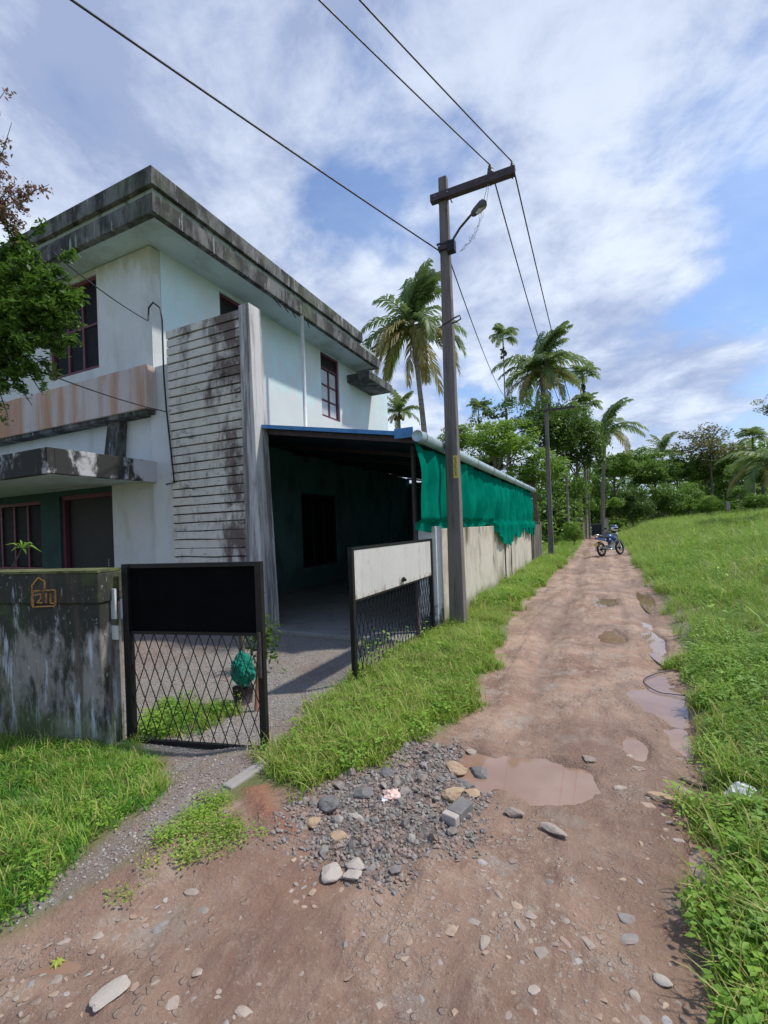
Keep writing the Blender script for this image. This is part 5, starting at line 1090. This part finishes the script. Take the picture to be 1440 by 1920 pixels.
b = MB(); b.tube([(sp_.x, sp_.y, .0), (sp_.x, sp_.y, .16)], [.075, .095], 12); b.build('pot', M['steel'], stp, smooth=True); MB().tube([(sp_.x, sp_.y, .15), (sp_.x + .01, sp_.y, .4), (sp_.x - .02, sp_.y, 1.0)], [.03, .025, .02], 7).build('stem', M['trunk'], stp, smooth=True)
bundle('net_bundle', D(455, 1256, 4.05), .088, M['greenrag'], 'green net bundle tied low on the stump, seen through the lattice', 'net', 1, (1, .9, 1.35))
pass
tag(bundle('blue_cloth', D(455, 1125, 3.55), .03, M['bluetarp'], 'small blue cloth scrap behind the right edge of the black gate sheet', 'cloth', 4), None)
b = MB(); b.tube([(D(480, 1318, 3.9).x, D(480, 1318, 3.9).y, 0), D(486, 1210, 3.9), D(490, 1120, 3.9)], .018, 7); tag(b.build('wooden_stake', M['deadleaf'], smooth=True, origin=(D(480, 1318, 3.9).x, D(480, 1318, 3.9).y, 0)), 'reddish wooden stake standing just behind the free edge of the narrow gate', 'stake')
bs = thing('shrub', (*D(505, 1200, 5.0).xy, 0), 'dark leafy shrub standing in front of the fin pillar behind the narrow gate', 'shrub')
rgq = np.random.default_rng(5); Pq = rgq.normal(size=(420, 3)) * np.array([.09, .09, .16]) + np.array([-.1, 0, .36]); V, Fq = leaves(Pq, .035, rgq, .3, .4); link_mesh('crown', np_mesh('crown', V, Fq, M['leafD']), bs)
MB().tube([(ORG[bs].x - .1, ORG[bs].y, 0), (ORG[bs].x - .1, ORG[bs].y, .42)], .010, 6).build('stem', M['trunk'], bs)

# ------------------------------------------------------------------ far gate, wall and the ruined pavilion of posts
fw = thing('plaster_wall', (-1.6, 49, 0), 'pale cream wall stub left of the dark gate at the end of the lane', 'wall'); 
c1, c2 = D(1070, 978, 44), D(1107, 978, 44); MB().box((c1.x, c1.y, -.1), (c2.x, c1.y + .25, 1.52)).build('wall_body', M['wallB'], fw)
fg = thing('sheet_gate', (D(1118, 1000, 44).x, D(1118, 1000, 44).y, 0), 'dark blue sheet gate at the end of the lane', 'gate'); g1, g2 = D(1109, 985, 44), D(1131, 985, 44)
M['navy'] = plain('dark blue gate paint', (.02, .03, .055), .5, .2, 5); MB().box((g1.x, c1.y + .1, .05), (g2.x, c1.y + .14, 1.15)).build('sheet_panel', M['navy'], fg); MB().box((g1.x, c1.y + .08, 1.151), (g2.x, c1.y + .16, 1.2)).build('rail', M['alu'], fg)
p3 = D(1136, 972, 44); MB()
pp = MB().box((p3.x - .2, c1.y, -.1), (p3.x + .2, c1.y + .4, 1.72)).build('gate_post', M['wallB'], origin=(p3.x, c1.y, 0)); tag(pp, 'pale square gate post right of the dark blue gate at the end of the lane', 'post')
for px, d, lb in ((1130, 42, 'thin bare grey trunk standing above the dark blue gate'), (1100, 38, 'thin pale bare trunk left of the pale gate post'), (1065, 30, 'slim brown pole-like trunk in the creepers right of the far utility pole')):
    a = D(px, 1000, d); zt = D(px, 905 if d == 42 else 850, d).z; o = MB().tube([(a.x, a.y, -.2), (a.x + .05, a.y, zt * .5), (a.x - .02, a.y, zt)], [.11, .09, .06], 8).build('bare_trunk', M['palmtrunk'], smooth=True, origin=(a.x, a.y, 0)); tag(o, lb, 'tree trunk')
a = D(1365, 947, 36); o = MB().box((a.x - .1, a.y - .1, a.z - .4), (a.x + .1, a.y + .1, a.z + .25)).build('marker_stone', M['white'], bevel=.02); tag(o, 'small white marker stone at the far edge of the meadow', 'marker')

# ------------------------------------------------------------------ motorcycle
mx, my = .17, 21.2; ang = math.atan2(1.25, .80); mz = hz(mx, my) + .005
MC = thing('motorcycle', (mx, my, mz), 'blue and black motorcycle parked on its stand in the lane', 'motorcycle'); MC.rotation_euler = (R(-7), 0, ang)
def loc(o): o.parent = MC; return o
def mb(b, name, mat, par=None, smooth=True, bevel=0, label=None):
    o = b.build(name, mat, None, smooth, bevel, label, origin=(0, 0, 0)); o.parent = par or MC; return o
M['bikeblue'] = plain('blue tank paint', (.03, .09, .26), .25, .15, 5, .1, .02, .6); M['rubber'] = plain('tyre rubber', (.02, .02, .02), .8, .3, 20); M['chrome'] = plain('bright metal', (.55, .55, .55), .25, .1, 9, .9); M['redlens'] = plain('red lens', (.35, .02, .02), .3, .1, 9)
for wx in (0, 1.34):
    tw = mb(MB().torus((wx, 0, .30), (0, 1, 0), .255, .047, 28, 10), 'wheel', M['rubber']); mb(MB().torus((wx, 0, .30), (0, 1, 0), .205, .018, 24, 6), 'rim', M['alu'], tw)
    sp = MB()
    for q in range(6): an = q * math.pi / 3; sp.bar((wx, 0, .30), (wx + math.cos(an) * .20, 0, .30 + math.sin(an) * .20), .02, .025)
    sp.tube([(wx, -.06, .3), (wx, .06, .3)], .035, 8); mb(sp, 'spokes', M['black'], tw, False)
b = MB(); b.tube([(.02, .10, .30), (.50, .12, .33)], .02, 6).tube([(.02, -.10, .30), (.50, -.12, .33)], .02, 6).tube([(.5, 0, .3), (.62, 0, .62), (1.02, 0, .86)], .022, 6).tube([(1.06, 0, .80), (.95, 0, .35), (.5, 0, .28)], .02, 6).tube([(.06, 0, .72), (.6, 0, .6)], .018, 6); mb(b, 'frame', M['black'])
b = MB(); b.box((.50, -.11, .24), (.82, .11, .46)); b.box((.66, -.08, .461), (.86, .08, .62)); 
for q in range(4): b.box((.64, -.095, .48 + q * .035), (.88, .095, .49 + q * .035))
mb(b, 'engine', M['alu'], None, False, .01)
b = MB(); b.ball((.78, 0, .80), (.25, .135, .13), 14, 9); mb(b, 'fuel_tank', M['bikeblue']); b = MB(); b.ball((.66, 0, .66), (.17, .12, .10), 10, 7).ball((.98, 0, .72), (.10, .14, .11), 10, 7); mb(b, 'side_cover', M['bikeblue'])
b = MB(); b.hexa([(-.02, -.09, .78), (.58, -.12, .74), (.58, .12, .74), (-.02, .09, .78), (-.02, -.07, .87), (.56, -.11, .83), (.56, .11, .83), (-.02, .07, .87)]); mb(b, 'seat', M['rubber'], None, False, .02)
b = MB(); b.hexa([(-.28, -.05, .74), (.25, -.09, .66), (.25, .09, .66), (-.28, .05, .74), (-.30, -.04, .82), (.25, -.08, .775), (.25, .08, .775), (-.30, .04, .82)]); tl_ = mb(b, 'tail', M['bikeblue'], None, False, .015); mb(MB().box((-.33, -.04, .74), (-.30, .04, .79)), 'tail_lamp', M['redlens'], tl_, False)
b = MB()
for s in (-1, 1): b.tube([(.05, .11 * s, .86), (-.22, .10 * s, .92), (-.28, 0, .93)], .013, 6)
mb(b, 'grab_rail', M['chrome'])
b = MB()
for q in range(9): an0 = R(95 + q * 11); b.box((math.cos(an0) * .33 - .03, -.06, .30 + math.sin(an0) * .33 - .012), (math.cos(an0) * .33 + .03, .06, .30 + math.sin(an0) * .33 + .012))
mb(b, 'rear_mudguard', M['black'], None, False); mb(MB().hexa([(-.36, -.09, .46), (-.34, -.09, .46), (-.34, .09, .46), (-.36, .09, .46), (-.34, -.09, .56), (-.32, -.09, .56), (-.32, .09, .56), (-.34, .09, .56)]), 'number_plate', M['yellow'], None, False)
b = MB()
for q in range(7): an0 = R(50 + q * 14); b.box((1.34 + math.cos(an0) * .32 - .04, -.05, .30 + math.sin(an0) * .32 - .01), (1.34 + math.cos(an0) * .32 + .04, .05, .30 + math.sin(an0) * .32 + .01))
mb(b, 'front_mudguard', M['bikeblue'], None, False)
b = MB()
for s in (-1, 1): b.tube([(1.34, .085 * s, .30), (1.10, .085 * s, .92)], .024, 8)
mb(b, 'fork', M['chrome']); b = MB(); b.tube([(.98, -.36, 1.02), (1.05, -.18, .98), (1.08, 0, .96), (1.05, .18, .98), (.98, .36, 1.02)], .014, 7); b.tube([(.99, -.37, 1.02), (1.01, -.26, 1.0)], .02, 7).tube([(.99, .37, 1.02), (1.01, .26, 1.0)], .02, 7); hb = mb(b, 'handlebar', M['black'])
for s in (-1, 1):
    mb(MB().tube([(1.03, .24 * s, 1.0), (1.04, .30 * s, 1.18)], .007, 5).ball((1.02, .32 * s, 1.20), (.012, .065, .04), 10, 6), 'mirror', M['black'], hb)
b = MB(); b.ball((1.20, 0, .90), (.09, .10, .11), 12, 8); mb(b, 'headlamp', M['frost']); mb(MB().box((1.06, -.09, .97), (1.14, .09, 1.06)), 'instrument_panel', M['black'], None, False, .01)
mb(MB().tube([(.62, -.13, .28), (.30, -.15, .28), (-.22, -.17, .38)], [.022, .035, .045], 9), 'exhaust', M['chrome']); mb(MB().tube([(.52, .12, .26), (.60, .30, .01)], .011, 6), 'side_stand', M['black']); mb(MB().bar((.02, .08, .30), (.5, .1, .3), .01, .05), 'chain_guard', M['black'], None, False)
# helmet hung over the handlebar, white-and-blue
hw = Matrix.Translation((mx, my, mz)) @ Euler((R(-7), 0, ang)).to_matrix().to_4x4() @ Vector((1.02, -.10, 1.16)); HM = thing('helmet', hw, 'white and blue full-face helmet resting on the motorcycle handlebar', 'helmet')
b = MB(); b.ball(hw, (.14, .125, .13), 14, 9); b.build('shell', M['plastic'], HM, smooth=True); b = MB(); b.ball(hw + Vector((.035, -.05, -.005)), (.115, .09, .055), 12, 7); b.build('visor', M['black'], HM, smooth=True); b = MB(); b.ball(hw + Vector((0, 0, .045)), (.128, .118, .095), 12, 7); b.build('blue_stripe', M['bikeblue'], HM, smooth=True)
print('counts', ct, 'objects', len(bpy.data.objects))
